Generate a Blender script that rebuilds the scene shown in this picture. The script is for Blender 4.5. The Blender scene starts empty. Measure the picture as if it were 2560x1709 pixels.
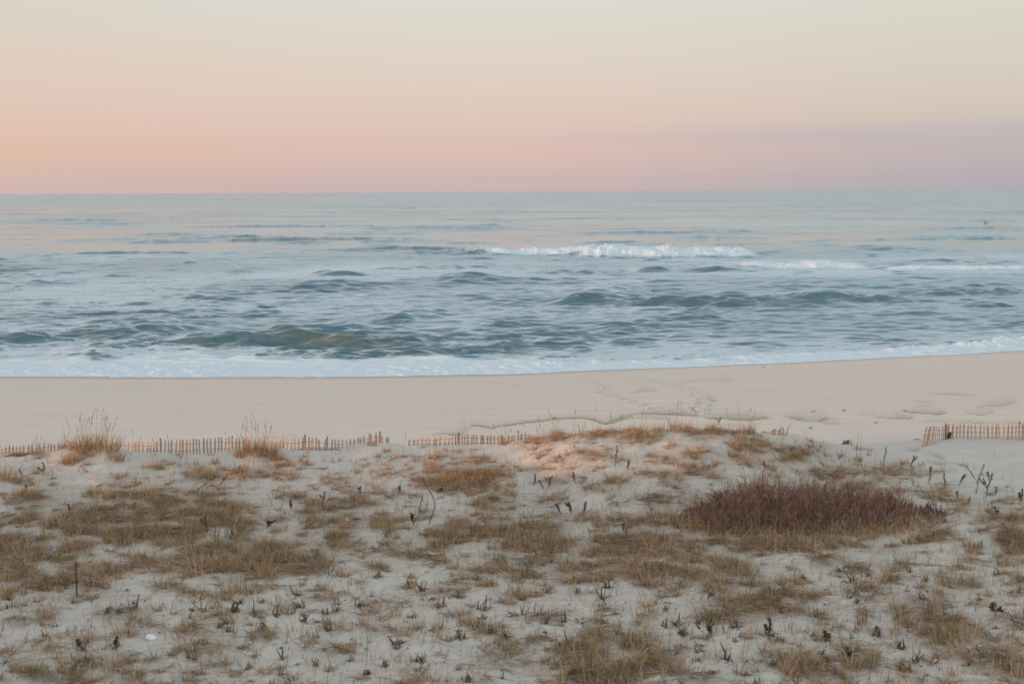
import bpy, math, random
import numpy as np
from mathutils import Matrix, Vector

# ------------------------------------------------------------------ camera
HCAM = 10.0; FPX = 3556.0; PITCH = math.radians(6.04); ROLL = math.radians(0.27)
sc = bpy.context.scene
fwd = np.array([0, math.cos(PITCH), -math.sin(PITCH)])
r0 = np.array([1.0, 0, 0]); u0 = np.array([0, math.sin(PITCH), math.cos(PITCH)])
rgt = math.cos(ROLL)*r0 - math.sin(ROLL)*u0
upv = math.sin(ROLL)*r0 + math.cos(ROLL)*u0
cam = bpy.data.cameras.new('camera'); cam.lens = 50; cam.sensor_width = 36
cam.clip_start = 0.5; cam.clip_end = 60000
cam.dof.use_dof = True; cam.dof.focus_distance = 55; cam.dof.aperture_fstop = 2.2
camo = bpy.data.objects.new('camera', cam); sc.collection.objects.link(camo)
M = Matrix(((rgt[0], upv[0], -fwd[0], 0), (rgt[1], upv[1], -fwd[1], 0), (rgt[2], upv[2], -fwd[2], HCAM), (0, 0, 0, 1)))
camo.matrix_world = M
sc.camera = camo

# ------------------------------------------------------------------ light
SUN_ELEV = math.radians(3.2)
SUN_AZ = math.radians(110)          # measured from the view direction towards the left
sunv = Vector((-math.sin(SUN_AZ)*math.cos(SUN_ELEV), math.cos(SUN_AZ)*math.cos(SUN_ELEV), math.sin(SUN_ELEV)))
sl = bpy.data.lights.new('sun', 'SUN'); sl.energy = 2.9; sl.angle = math.radians(0.9); sl.color = (1.0, 0.50, 0.29)
slo = bpy.data.objects.new('sun', sl); sc.collection.objects.link(slo)
slo.rotation_euler = sunv.to_track_quat('Z', 'Y').to_euler()
sc.view_settings.view_transform = 'Standard'; sc.view_settings.look = 'None'
sc.view_settings.gamma = 1; sc.view_settings.exposure = 0.0
sc.render.resolution_x = 1024; sc.render.resolution_y = 683


def s2l(c):
    return tuple(((v/255/12.92) if v/255 <= 0.04045 else ((v/255+0.055)/1.055)**2.4) for v in c)


def N(nt, typ, **kw):
    n = nt.nodes.new(typ)
    for k, v in kw.items():
        if isinstance(k, str) and k.startswith('_'):
            n.inputs[int(k[1:])].default_value = v
        else:
            setattr(n, k, v)
    return n


def mathn(nt, op, a, b=None, c=None, clamp=False):
    n = nt.nodes.new('ShaderNodeMath'); n.operation = op; n.use_clamp = clamp
    for i, v in enumerate((a, b, c)):
        if v is None: continue
        if isinstance(v, (int, float)): n.inputs[i].default_value = v
        else: nt.links.new(v, n.inputs[i])
    return n.outputs[0]


def ramp(nt, fac, stops, interp='LINEAR'):
    n = nt.nodes.new('ShaderNodeValToRGB'); e = n.color_ramp.elements
    n.color_ramp.interpolation = interp
    while len(e) > 1: e.remove(e[-1])
    e[0].position = stops[0][0]; e[0].color = (*stops[0][1], 1)
    for p, c in stops[1:]:
        q = e.new(p); q.color = (*c, 1)
    nt.links.new(fac, n.inputs[0])
    return n.outputs[0]


def mixc(nt, fac, a, b, typ='MIX'):
    n = nt.nodes.new('ShaderNodeMix'); n.data_type = 'RGBA'; n.blend_type = typ
    for i, v in ((0, fac), (6, a), (7, b)):
        if isinstance(v, (int, float)): n.inputs[i].default_value = v
        elif isinstance(v, tuple): n.inputs[i].default_value = (*v[:3], 1)
        else: nt.links.new(v, n.inputs[i])
    return n.outputs[2]


w = bpy.data.worlds.new('World'); sc.world = w; w.use_nodes = True
nt = w.node_tree; nt.nodes.clear()
tc = N(nt, 'ShaderNodeTexCoord'); sp = N(nt, 'ShaderNodeSeparateXYZ'); nt.links.new(tc.outputs['Generated'], sp.inputs[0])
X, Y, Z = sp.outputs
zt = mathn(nt, 'SQRT', mathn(nt, 'MAXIMUM', Z, 0.0))
hiL = [(0.45, s2l((227, 237, 241))), (0.7, s2l((212, 217, 218))), (1.0, s2l((192, 199, 204)))]
hi = [(0.45, s2l((220, 238, 248))), (0.7, s2l((206, 217, 223))), (1.0, s2l((192, 199, 204)))]
hiR = [(0.44, s2l((208, 237, 252))), (0.7, s2l((200, 215, 223))), (1.0, s2l((192, 199, 204)))]
cl = ramp(nt, zt, [(0.0, s2l((206, 183, 178))), (0.09, s2l((213, 184, 175))), (0.17, s2l((224, 188, 168))), (0.235, s2l((226, 198, 183))), (0.29, s2l((224, 204, 188))), (0.36, s2l((217, 211, 201)))] + hiL)
cc = ramp(nt, zt, [(0.0, s2l((196, 180, 180))), (0.09, s2l((205, 182, 178))), (0.17, s2l((220, 190, 180))), (0.235, s2l((223, 200, 188))), (0.29, s2l((223, 209, 196))), (0.36, s2l((221, 218, 208)))] + hi)
cr = ramp(nt, zt, [(0.0, s2l((174, 171, 177))), (0.09, s2l((180, 174, 179))), (0.17, s2l((194, 181, 181))), (0.235, s2l((211, 198, 185))), (0.29, s2l((215, 207, 192))), (0.36, s2l((216, 214, 203)))] + hiR)
m1 = N(nt, 'ShaderNodeMapRange', interpolation_type='SMOOTHSTEP', _1=-0.42, _2=-0.02); nt.links.new(X, m1.inputs[0])
m2 = N(nt, 'ShaderNodeMapRange', interpolation_type='SMOOTHSTEP', _1=-0.02, _2=0.36); nt.links.new(X, m2.inputs[0])
col = mixc(nt, m1.outputs[0], cl, cc); col = mixc(nt, m2.outputs[0], col, cr)
# thin lilac cloud streaks low on the right
mp = N(nt, 'ShaderNodeMapping'); mp.inputs['Scale'].default_value = (2.2, 1.0, 90.0); mp.inputs['Rotation'].default_value = (0, math.radians(0.8), 0)
nt.links.new(tc.outputs['Generated'], mp.inputs[0])
ns = N(nt, 'ShaderNodeTexNoise'); ns.inputs['Scale'].default_value = 1.6; ns.inputs['Detail'].default_value = 5; ns.inputs['Roughness'].default_value = 0.55
nt.links.new(mp.outputs[0], ns.inputs[0])
band = mathn(nt, 'SUBTRACT', 1.0, mathn(nt, 'ABSOLUTE', mathn(nt, 'MULTIPLY', mathn(nt, 'SUBTRACT', Z, 0.0375), 115.0)), clamp=True)
bx = N(nt, 'ShaderNodeMapRange', interpolation_type='SMOOTHSTEP', _1=-0.1, _2=0.33); nt.links.new(X, bx.inputs[0])
nz = N(nt, 'ShaderNodeMapRange', interpolation_type='SMOOTHSTEP', _1=0.30, _2=0.56); nt.links.new(ns.outputs[0], nz.inputs[0])
bf = mathn(nt, 'MULTIPLY', mathn(nt, 'MULTIPLY', band, bx.outputs[0]), mathn(nt, 'MULTIPLY', nz.outputs[0], 0.55))
col = mixc(nt, bf, col, s2l((176, 177, 189)))
# the side the light comes from (left and behind) is brighter than the side in view
back = N(nt, 'ShaderNodeMapRange', interpolation_type='SMOOTHSTEP', _1=0.25, _2=-0.7, _3=1.0, _4=1.75); nt.links.new(Y, back.inputs[0])
vs = N(nt, 'ShaderNodeVectorMath', operation='SCALE'); nt.links.new(col, vs.inputs[0]); nt.links.new(back.outputs[0], vs.inputs[3])
sky = N(nt, 'ShaderNodeTexSky', sky_type='NISHITA', sun_disc=False, sun_elevation=SUN_ELEV, sun_rotation=-SUN_AZ, air_density=1.0, dust_density=1.0, ozone_density=1.5)
b1 = N(nt, 'ShaderNodeBackground'); nt.links.new(vs.outputs[0], b1.inputs[0]); b1.inputs[1].default_value = 1.0
b2 = N(nt, 'ShaderNodeBackground'); nt.links.new(sky.outputs[0], b2.inputs[0]); b2.inputs[1].default_value = 0.12
fade = N(nt, 'ShaderNodeMapRange', interpolation_type='SMOOTHSTEP', _1=0.3, _2=0.95, _4=0.08); nt.links.new(Z, fade.inputs[0])
ms = N(nt, 'ShaderNodeMixShader'); nt.links.new(fade.outputs[0], ms.inputs[0]); nt.links.new(b1.outputs[0], ms.inputs[1]); nt.links.new(b2.outputs[0], ms.inputs[2])
out = N(nt, 'ShaderNodeOutputWorld'); nt.links.new(ms.outputs[0], out.inputs[0])

# ------------------------------------------------------------------ maths helpers
rng = np.random.default_rng(11); random.seed(7)
TAB = rng.random((256, 256))


def vnoise(x, y, seed=0):
    x = x + seed*17.31; y = y + seed*9.73
    ix = np.floor(x).astype(np.int64); iy = np.floor(y).astype(np.int64)
    fx = x-ix; fy = y-iy
    fx = fx*fx*fx*(fx*(fx*6-15)+10); fy = fy*fy*fy*(fy*(fy*6-15)+10)
    a = TAB[ix & 255, iy & 255]; b = TAB[(ix+1) & 255, iy & 255]
    c = TAB[ix & 255, (iy+1) & 255]; d = TAB[(ix+1) & 255, (iy+1) & 255]
    return (a*(1-fx)+b*fx)*(1-fy)+(c*(1-fx)+d*fx)*fy


def fbm(x, y, oct=4, seed=0, gain=0.5):
    s = 0; a = 1; t = 0
    for i in range(oct):
        s = s+a*(vnoise(x, y, seed+i)-0.5)*2; t += a
        x, y = (0.8*x-0.6*y)*2.03, (0.6*x+0.8*y)*2.03; a *= gain
    return s/t


def sstep(a, b, x):
    t = np.clip((x-a)/(b-a), 0, 1); return t*t*(3-2*t)


def pxray(px, py):
    x = (np.asarray(px, float)-1280)/FPX; y = -(np.asarray(py, float)-854.5)/FPX
    return fwd[None]+x[..., None]*rgt+y[..., None]*upv


def project(X, Y, Z):
    d = np.stack([X, Y, Z-HCAM], -1)
    zc = d@fwd; zc = np.where(zc < 0.1, 0.1, zc)
    return 1280+FPX*(d@rgt)/zc, 854.5-FPX*(d@upv)/zc


def zfor(px, py, Yd):
    r = pxray(np.array([px], float), np.array([py], float))[0]
    return HCAM+r[2]*Yd/r[1]


# ------------------------------------------------------------------ terrain height
def shoreY(X):
    px = np.array([-1500, 0, 500, 900, 1300, 1700, 2100, 2400, 2560, 4000.])
    py = np.array([936, 938.5, 940.5, 938, 931, 916, 898, 882, 871, 790.])
    r = pxray(px, py); t = -HCAM/r[:, 2]
    return np.interp(X, r[:, 0]*t, r[:, 1]*t)


crest = [(-800, 1150, 34.3), (0, 1141, 34.3), (120, 1133, 34.2), (200, 1120, 33.6), (260, 1113, 33.6), (330, 1128, 34.0), (450, 1136, 34.4), (560, 1128, 34.3), (640, 1114, 33.8),
         (720, 1128, 34.3), (850, 1128, 34.4), (925, 1108, 34.4), (985, 1114, 34.4), (1130, 1114, 34.3), (1250, 1106, 34.0), (1330, 1100, 33.6), (1400, 1090, 33.0),
         (1500, 1079, 32.3), (1600, 1073, 32.0), (1700, 1069, 31.8), (1800, 1072, 31.8), (1880, 1083, 31.8), (1960, 1090, 32.0), (2050, 1112, 32.6), (2118, 1117, 34.5),
         (2200, 1110, 35.3), (2300, 1103, 35.6), (2400, 1094, 35.6), (2560, 1090, 35.6), (3400, 1090, 35.6)]
_ca = np.array([(pxray(np.array([c[0]], float), np.array([c[1]], float))[0]) for c in crest])
CU = _ca[:, 0]/_ca[:, 1]; CY = np.array([c[2] for c in crest]); CZ = HCAM+_ca[:, 2]/_ca[:, 1]*CY


def hz(X, Y, detail=True):
    X = np.asarray(X, float); Y = np.asarray(Y, float)
    u = X/np.maximum(Y, 5)
    yc = np.interp(u, CU, CY); zc = np.interp(u, CU, CZ)
    # dune field in front
    base = 3.68+0*X
    wide = sstep(0.0, 0.06, u)*(1-sstep(0.17, 0.24, u))     # the big rise right of centre reaches further forward
    wf = 1.8+5.2*wide
    base = base+0.10*sstep(26, 20, Y)
    # right flank of the rise: a low lip, sand dips behind it
    t = np.clip(1-np.maximum(yc-Y, 0)/wf, 0, 1); t = t*t*(3-2*t)
    z = base*(1-t)+zc*t
    lipY = np.interp(u, [0.19, 0.21, 0.28, 0.36, 0.45, 0.7], [32.3, 31.6, 29.0, 27.2, 26.2, 25])
    lip = sstep(0.185, 0.215, u)
    z = z+lip*(0.30*np.exp(-((Y-lipY+0.4)/1.1)**2)-0.10*np.exp(-((Y-lipY-1.7)/1.3)**2))
    # behind the crest the sand falls to the beach
    ys = shoreY(X)
    fr = np.clip((Y-38)/(ys-38), 0, None)
    zb = np.interp(fr, [0, 0.2, 0.5, 0.8, 1.0, 1.4, 3, 8], [2.92, 2.62, 1.85, 0.78, 0.0, -1.6, -6, -20])
    back = np.clip((Y-yc)/np.maximum(38.6-yc, 0.5), 0, 1)
    zb0 = np.where(Y < 38, 2.92, zb)
    k = back**0.7; k = k*k*(3-2*k)
    z = np.where(Y > yc, zc*(1-k)+zb0*k, z)
    # unseen dunes added left of the frame to keep low sun off the foreground
    z = z+2.1*sstep(-0.46, -0.75, X/np.maximum(Y, 14))*sstep(24.5, 18.5, Y)*sstep(-60, -22, X)
    dune = 1-sstep(36, 40, Y)
    if detail:
        g = np.where(np.abs(Y-yc) < 1.2, 0.45, 1.0)
        z = z+dune*g*(0.17*fbm(X*0.33, Y*0.45, 3, 3)+0.11*fbm(X*1.1, Y*1.6, 3, 8)+0.026*fbm(X*5, Y*6, 2, 12))
        z = z+(1-dune)*(0.05*fbm(X*0.06, Y*0.2, 3, 20)+0.008*fbm(X*0.9, Y*3, 3, 23))*sstep(-2, 4, ys-Y+3)
    return z


def ground(px, py):
    """first hit of the view ray with the ground, as world points"""
    px = np.atleast_1d(np.asarray(px, float)); py = np.atleast_1d(np.asarray(py, float))
    r = pxray(px, py); r = r/r[:, 1:2]
    Ys = np.concatenate([np.arange(13, 45, 0.08), np.arange(45, 100, 0.3)])
    hit = np.full(len(px), 99.0); done = np.zeros(len(px), bool)
    prev = np.full(len(px), 1.0)
    for yy in Ys:
        d = (HCAM+r[:, 2]*yy)-hz(r[:, 0]*yy, np.full(len(px), yy))
        new = (~done) & (d < 0)
        hit[new] = yy; done |= new
        if done.all(): break
    P = np.stack([r[:, 0]*hit, hit, hz(r[:, 0]*hit, hit)], -1)
    return P


def gp(px, py):
    return Vector(ground([px], [py])[0])


# ------------------------------------------------------------------ object helpers
COL = sc.collection


def mesh_np(name, V, F, mat, attrs=None, smooth=True, parent=None, link=True):
    me = bpy.data.meshes.new(name)
    V = np.asarray(V, np.float32); F = np.asarray(F, np.int32); k = F.shape[1]
    me.vertices.add(len(V)); me.vertices.foreach_set('co', V.ravel())
    me.loops.add(F.size); me.loops.foreach_set('vertex_index', F.ravel())
    me.polygons.add(len(F)); me.polygons.foreach_set('loop_start', np.arange(0, F.size, k, dtype=np.int32))
    me.polygons.foreach_set('use_smooth', np.full(len(F), smooth, bool))
    me.update(calc_edges=True)
    for an, av in (attrs or {}).items():
        av = np.asarray(av, np.float32)
        if av.ndim == 1:
            a = me.attributes.new(an, 'FLOAT', 'POINT'); a.data.foreach_set('value', av)
        else:
            a = me.attributes.new(an, 'FLOAT_COLOR', 'POINT')
            a.data.foreach_set('color', np.concatenate([av, np.ones((len(av), 1), np.float32)], 1).ravel())
    me.materials.append(mat)
    if not link: return me
    o = bpy.data.objects.new(name, me); COL.objects.link(o)
    if parent: o.parent = parent
    return o


def tag(o, label=None, cat=None, group=None, kind=None):
    if label: o['label'] = label
    if cat: o['category'] = cat
    if group: o['group'] = group
    if kind: o['kind'] = kind
    return o


def empty(name, loc, rz=0):
    o = bpy.data.objects.new(name, None); COL.objects.link(o); o.location = loc; o.rotation_euler = (0, 0, rz); o.empty_display_size = 0.1
    return o


def grid_faces(nr, nc):
    i = np.arange(nr-1)[:, None]*nc+np.arange(nc-1)[None]
    return np.stack([i, i+1, i+nc+1, i+nc], -1).reshape(-1, 4)


def new_mat(name):
    m = bpy.data.materials.new(name); m.use_nodes = True; nt = m.node_tree
    return m, nt, nt.nodes['Principled BSDF']


def attr_mat(name, rough=0.85, spec=0.15, noise=0.0, scale=30):
    m, nt, b = new_mat(name)
    a = N(nt, 'ShaderNodeAttribute', attribute_name='tint')
    c = a.outputs['Color']
    if noise:
        g = N(nt, 'ShaderNodeTexNoise'); g.inputs['Scale'].default_value = scale; g.inputs['Detail'].default_value = 4
        t = N(nt, 'ShaderNodeTexCoord'); nt.links.new(t.outputs['Object'], g.inputs[0])
        f = N(nt, 'ShaderNodeMapRange', _1=0.3, _2=0.7, _3=1-noise, _4=1+noise); nt.links.new(g.outputs[0], f.inputs[0])
        v = N(nt, 'ShaderNodeVectorMath', operation='SCALE'); nt.links.new(c, v.inputs[0]); nt.links.new(f.outputs[0], v.inputs[3]); c = v.outputs[0]
    nt.links.new(c, b.inputs['Base Color'])
    b.inputs['Roughness'].default_value = rough; b.inputs['Specular IOR Level'].default_value = spec
    return m


M_grass = attr_mat('dry_grass')
M_wood = attr_mat('weathered_wood', noise=0.3, scale=40)
M_twig = attr_mat('twig_bark')


def solid(name, col, rough=0.7, noise=0.25, scale=20, metal=0.0):
    m, nt, b = new_mat(name)
    g = N(nt, 'ShaderNodeTexNoise'); g.inputs['Scale'].default_value = scale; g.inputs['Detail'].default_value = 5
    t = N(nt, 'ShaderNodeTexCoord'); nt.links.new(t.outputs['Object'], g.inputs[0])
    c = mixc(nt, g.outputs[0], tuple(v*(1-noise) for v in col), tuple(min(1, v*(1+noise)) for v in col))
    nt.links.new(c, b.inputs['Base Color']); b.inputs['Roughness'].default_value = rough; b.inputs['Metallic'].default_value = metal
    return m


# ------------------------------------------------------------------ sand (dunes + beach) as one sheet
def marks(X, Y, Z):
    """damp, dark-edged sand lines left by the last high water"""
    px, py = project(X, Y, Z)
    L = [([(640, 1095), (700, 1091), (760, 1092)], 3, .25),
         ([(1060, 1092), (1080, 1086), (1150, 1086), (1168, 1078), (1166, 1070), (1180, 1064), (1230, 1068), (1300, 1058), (1370, 1050), (1395, 1046), (1460, 1045), (1490, 1051), (1510, 1059), (1545, 1048), (1570, 1038), (1600, 1034), (1700, 1036), (1760, 1040)], 4, .8),
         ([(1130, 1080), (1150, 1086), (1170, 1082)], 13, .55),
         ([(1475, 1050), (1510, 1060), (1540, 1056), (1590, 1038)], 10, .6),
         ([(1560, 1042), (1620, 1046), (1690, 1047)], 6, .35),
         ([(1720, 1040), (1800, 1046), (1880, 1049), (1925, 1045), (1937, 1040)], 8, .8),
         ([(1640, 1034), (1700, 1032), (1724, 1027)], 6, .5),
         ([(1945, 1040), (1975, 1045), (2015, 1053), (2050, 1053), (2083, 1045)], 11, .85),
         ([(2040, 1056), (2070, 1061), (2105, 1060), (2108, 1055)], 8, .35),
         ([(2130, 1033), (2170, 1037), (2200, 1036)], 8, .25),
         ([(2165, 1040), (2215, 1046), (2270, 1048), (2294, 1042)], 7, .75),
         ([(2245, 1028), (2300, 1033), (2345, 1037), (2378, 1030)], 7, .7),
         ([(2398, 1028), (2430, 1034), (2462, 1036), (2494, 1028)], 7, .7),
         ([(2425, 1018), (2470, 1014), (2500, 1015), (2550, 1006)], 6, .75),
         ([(2300, 1057), (2340, 1053), (2440, 1056), (2560, 1060), (2700, 1056)], 4, .4),
         ([(2270, 1002), (2300, 1005), (2345, 1010)], 4, .3), ([(2280, 1016), (2340, 1016)], 4, .3), ([(2300, 984), (2360, 986), (2455, 988)], 3, .3),
         ([(1565, 981), (1600, 980), (1648, 975)], 5, .35),
         ([(1690, 958), (1740, 952), (1840, 948)], 4, .22)]
    D = np.zeros_like(px)
    wob = 3.4*fbm(px*0.025, px*0+3, 5, 40, .6)
    brk = 0.6+0.6*sstep(.25, .6, vnoise(px*.022, py*.05, 43))
    for pts, wd, s in L:
        xs = [p[0] for p in pts]; ys = [p[1] for p in pts]
        o = np.argsort(xs); xs = np.array(xs, float)[o]; ys = np.array(ys, float)[o]
        d = np.interp(px, xs, ys)+wob-py
        sf = (px-xs[0])/(xs[-1]-xs[0]); lf = 0.55 if xs[-1]-xs[0] < 260 else .08; ends = np.clip(np.minimum(sf/lf, (1-sf)/(.22 if lf > .1 else .05)), 0, 1)
        ww = 1.6*wd*(0.08+0.92*ends)*(0.8+0.5*vnoise(px*0.03, px*0, 5))
        v = np.where(d > 0, np.exp(-(d/ww)**1.3)*0.52+0.55*np.exp(-(d/1.3)**2), np.exp(-(d/0.9)**2)*1.02)
        v *= brk*min(1, s*1.3)*sstep(0, 0.6, ends)*(Y > 38)
        D = np.maximum(D, v)
    return np.clip(D, 0, 1)


PATCH = [  # cx, cy, rx, ry, weight
    (330, 1290, 330, 75, 1.0), (100, 1250, 120, 50, .8), (120, 1420, 190, 80, .75), (480, 1240, 200, 40, .8), (560, 1190, 190, 28, .7), (640, 1180, 90, 20, .8),
    (690, 1375, 190, 55, .8), (520, 1400, 220, 60, .7), (850, 1270, 150, 70, .45), (900, 1310, 100, 40, .5), (1000, 1400, 120, 30, .3), (780, 1340, 80, 30, .8), (110, 1600, 130, 40, .25), (250, 1520, 160, 30, .35),
    (200, 1130, 120, 40, .5), (420, 1160, 110, 35, .5), (640, 1130, 100, 35, .5),
    (1170, 1190, 115, 42, 1.1), (1130, 1345, 140, 45, .75), (1260, 1290, 120, 40, .5), (1340, 1345, 120, 40, .7), (1500, 1320, 120, 35, .5), (1560, 1370, 260, 35, .8), (1530, 1425, 330, 28, .75), (1050, 1390, 140, 30, .5),
    (1670, 1265, 70, 60, .6), (1860, 1372, 290, 20, .95), (2110, 1366, 210, 24, .75), (2310, 1335, 110, 25, .45), (1760, 1400, 140, 28, .7),
    (1860, 1500, 200, 50, .8), (1800, 1460, 130, 30, .7), (2300, 1475, 130, 20, .5), (2360, 1500, 60, 40, .5), (2340, 1560, 110, 35, .8), (2400, 1590, 80, 30, .8), (2100, 1400, 90, 16, .6), (2200, 1405, 90, 16, .5),
    (1400, 1490, 160, 25, .35), (1250, 1470, 150, 18, .4), (1500, 1660, 200, 50, 1.0), (1330, 1640, 100, 40, .6), (1620, 1650, 60, 40, .6), (2050, 1670, 150, 38, .8), (2130, 1640, 80, 30, .6), (1990, 1700, 90, 20, .5),
    (2540, 1340, 60, 45, .9), (2530, 1650, 70, 50, .8), (260, 1640, 110, 25, .6), (150, 1690, 170, 30, .6), (380, 1700, 130, 30, .6), (540, 1540, 90, 30, .3), (0, 1380, 60, 60, .9), (60, 1500, 120, 30, .4),
    (1530, 1090, 230, 24, .42), (1750, 1078, 120, 20, .55), (1850, 1130, 130, 40, .5), (2000, 1140, 100, 30, .6), (2080, 1180, 110, 25, .5), (2230, 1185, 120, 20, .4), (2370, 1240, 130, 20, .4), (1500, 1170, 300, 60, .28), (1350, 1230, 240, 60, .28), (1750, 1180, 120, 50, .3), (900, 1200, 180, 50, .25), (2450, 1300, 120, 30, .3), (2500, 1260, 80, 20, .4)]


def softdens(px, py):
    d = np.zeros_like(px)
    for cx, cy, rx, ry, wt in PATCH:
        wt = wt*(.45 if cy > 1440 else 1)
        d = np.maximum(d, wt*np.exp(-0.95*(((px-cx)/rx)**2+((py-cy)/ry)**2)))
    return d


def dens(px, py):
    d = softdens(px, py)
    n = 0.5+0.5*fbm(px/60, py/18, 3, 200)*1.8; n2 = vnoise(px/20, py/9, 210)
    amb = np.interp(py, [1100, 1150, 1400, 1500, 1720], [.10, .20, .20, .09, .06])*np.where(px > 2200, np.interp(py, [1190, 1290], [0, 1]), 1)
    d = np.maximum(d, amb)*np.clip(n*2.2-0.45, 0.05, 1.5)*(0.45+1.1*n2)
    return np.clip(d, 0, 1.5)


prints = []


def trail(pts, step=0.72, jit=0.08, side=0.17):
    P = ground([p[0] for p in pts], [p[1] for p in pts])[:, :2]
    seg = np.linalg.norm(np.diff(P, axis=0), axis=1); s = np.concatenate([[0], np.cumsum(seg)])
    q = 0; i = 0
    while q < s[-1]:
        x = np.interp(q, s, P[:, 0]); y = np.interp(q, s, P[:, 1])
        x2 = np.interp(min(q+.3, s[-1]), s, P[:, 0]); y2 = np.interp(min(q+.3, s[-1]), s, P[:, 1])
        a = math.atan2(y2-y, x2-x+1e-6); sd = side*(1 if i % 2 else -1)
        prints.append((x-math.sin(a)*sd+random.uniform(-jit, jit), y+math.cos(a)*sd+random.uniform(-jit, jit), a)); q += step*random.uniform(.85, 1.15); i += 1


trail([(1450, 948), (1478, 955), (1512, 960), (1508, 968), (1500, 978), (1530, 988), (1570, 1000), (1610, 1010), (1640, 1020), (1660, 1030)], 0.6)
trail([(1450, 944), (1480, 942)], 0.5)
trail([(1540, 938), (1600, 947), (1660, 957), (1700, 966), (1735, 980), (1757, 990), (1763, 1000), (1752, 1012), (1752, 1040)], 0.62, .12, .22)
trail([(1745, 985), (1765, 998), (1760, 1010), (1756, 1034)], 0.7, .15, .3)
trail([(2300, 1122), (2322, 1140), (2370, 1165), (2410, 1175)], 0.75)
trail([(2480, 1215), (2540, 1210)], 0.7)


def build_sand():
    ya = np.concatenate([np.linspace(-30, 13, 30), ])
    # rows spaced evenly as seen, dense where the photograph looks
    a = np.linspace(6.4/14.0, 10.0/96.0, 1000)
    yb = np.interp(a, [10/96., 7.2/39, 6.4/26, 6.4/14], [96, 39, 26, 14.0])
    # smoother monotone mapping
    yb = np.sort(yb)
    yc_ = np.linspace(97, 160, 12)
    R = np.concatenate([ya, yb, yc_])
    u = np.concatenate([-np.geomspace(4, 0.44, 50)[:-1], np.linspace(-0.43, 0.43, 1350), np.geomspace(0.44, 4, 50)[1:]])
    RY, U = np.meshgrid(R, u, indexing='ij')
    Yg = RY; Xg = U*np.maximum(RY, 14)
    Zg = hz(Xg, Yg)
    Xf = Xg.ravel(); Yf = Yg.ravel(); Zf = Zg.ravel()
    # footprints
    for (x, y, an) in prints:
        m = np.nonzero((np.abs(Xf-x) < .7) & (np.abs(Yf-y) < .7))[0]
        dx = Xf[m]-x; dy = Yf[m]-y; c, s = math.cos(an), math.sin(an)
        l = (dx*c+dy*s)/0.20; t = (-dx*s+dy*c)/0.12
        r = np.sqrt(l*l+t*t)
        Zf[m] += -0.07*np.exp(-r**4)+0.016*np.exp(-((r-1.35)/0.35)**2)
    print_shade = np.zeros_like(Xf)  # shade in the footprint hollows put into the sand colour too
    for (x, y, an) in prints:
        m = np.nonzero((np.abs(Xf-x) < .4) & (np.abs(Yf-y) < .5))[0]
        print_shade[m] = np.maximum(print_shade[m], .42*np.exp(-(((Xf[m]-x)/.17)**2+((Yf[m]-y)/.22)**2)**1.5))
    D = np.maximum(marks(Xf, Yf, Zf), print_shade)
    Zf = Zf-0.006*D
    ys = shoreY(Xf)
    beach = sstep(36, 42, Yf-1.5*sstep(.2, .3, Xf/np.maximum(Yf, 14)))
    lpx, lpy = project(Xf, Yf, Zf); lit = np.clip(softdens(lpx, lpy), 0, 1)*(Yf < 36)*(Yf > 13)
    wet = sstep(5.5, 0.5, (ys-Yf)+1.6*fbm(Xf*0.12, Yf*0+2, 3, 33))
    m, nt, b = new_mat('sand')
    geo = N(nt, 'ShaderNodeNewGeometry')
    A = lambda n: N(nt, 'ShaderNodeAttribute', attribute_name=n).outputs['Fac']

    def noise(scale, det=4, stretch=None, rough=.55):
        n = N(nt, 'ShaderNodeTexNoise'); n.inputs['Scale'].default_value = scale; n.inputs['Detail'].default_value = det; n.inputs['Roughness'].default_value = rough
        if stretch:
            q = N(nt, 'ShaderNodeMapping'); q.inputs['Scale'].default_value = stretch; nt.links.new(geo.outputs['Position'], q.inputs[0]); nt.links.new(q.outputs[0], n.inputs[0])
        else: nt.links.new(geo.outputs['Position'], n.inputs[0])
        return n.outputs[0]
    n1 = noise(0.5, 6); n2 = noise(9, 5); n3 = noise(1.0, 6, (0.25, 1.2, 1)); n4 = noise(60, 3)
    dune = mixc(nt, n1, (0.47, 0.425, 0.38), (0.57, 0.52, 0.467))
    dune = mixc(nt, mathn(nt, 'MULTIPLY', n2, 0.4), dune, (0.47, 0.43, 0.385))
    bch = mixc(nt, n3, (0.58, 0.485, 0.415), (0.69, 0.585, 0.505))
    spk = N(nt, 'ShaderNodeMapRange', _1=0.56, _2=0.70); nt.links.new(noise(1.6, 7, (0.35, 1.3, 1), .75), spk.inputs[0])
    bch = mixc(nt, mathn(nt, 'MULTIPLY', spk.outputs[0], 0.30), bch, (0.28, 0.24, 0.2))
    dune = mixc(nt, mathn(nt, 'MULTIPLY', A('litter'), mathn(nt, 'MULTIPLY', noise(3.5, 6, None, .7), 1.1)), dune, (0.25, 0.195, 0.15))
    c = mixc(nt, A('beach'), dune, bch)
    c = mixc(nt, mathn(nt, 'MULTIPLY', A('wet'), 0.75), c, (0.27, 0.215, 0.165))
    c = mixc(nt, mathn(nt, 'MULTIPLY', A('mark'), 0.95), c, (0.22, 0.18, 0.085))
    nt.links.new(c, b.inputs['Base Color'])
    rr = N(nt, 'ShaderNodeMapRange', _1=0, _2=1, _3=0.95, _4=0.42); nt.links.new(A('wet'), rr.inputs[0]); nt.links.new(rr.outputs[0], b.inputs['Roughness'])
    b.inputs['Specular IOR Level'].default_value = 0.25
    h = mathn(nt, 'ADD', mathn(nt, 'MULTIPLY', n2, 0.6), mathn(nt, 'MULTIPLY', n4, 0.12))
    bp = N(nt, 'ShaderNodeBump'); bp.inputs['Distance'].default_value = 0.05
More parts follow.
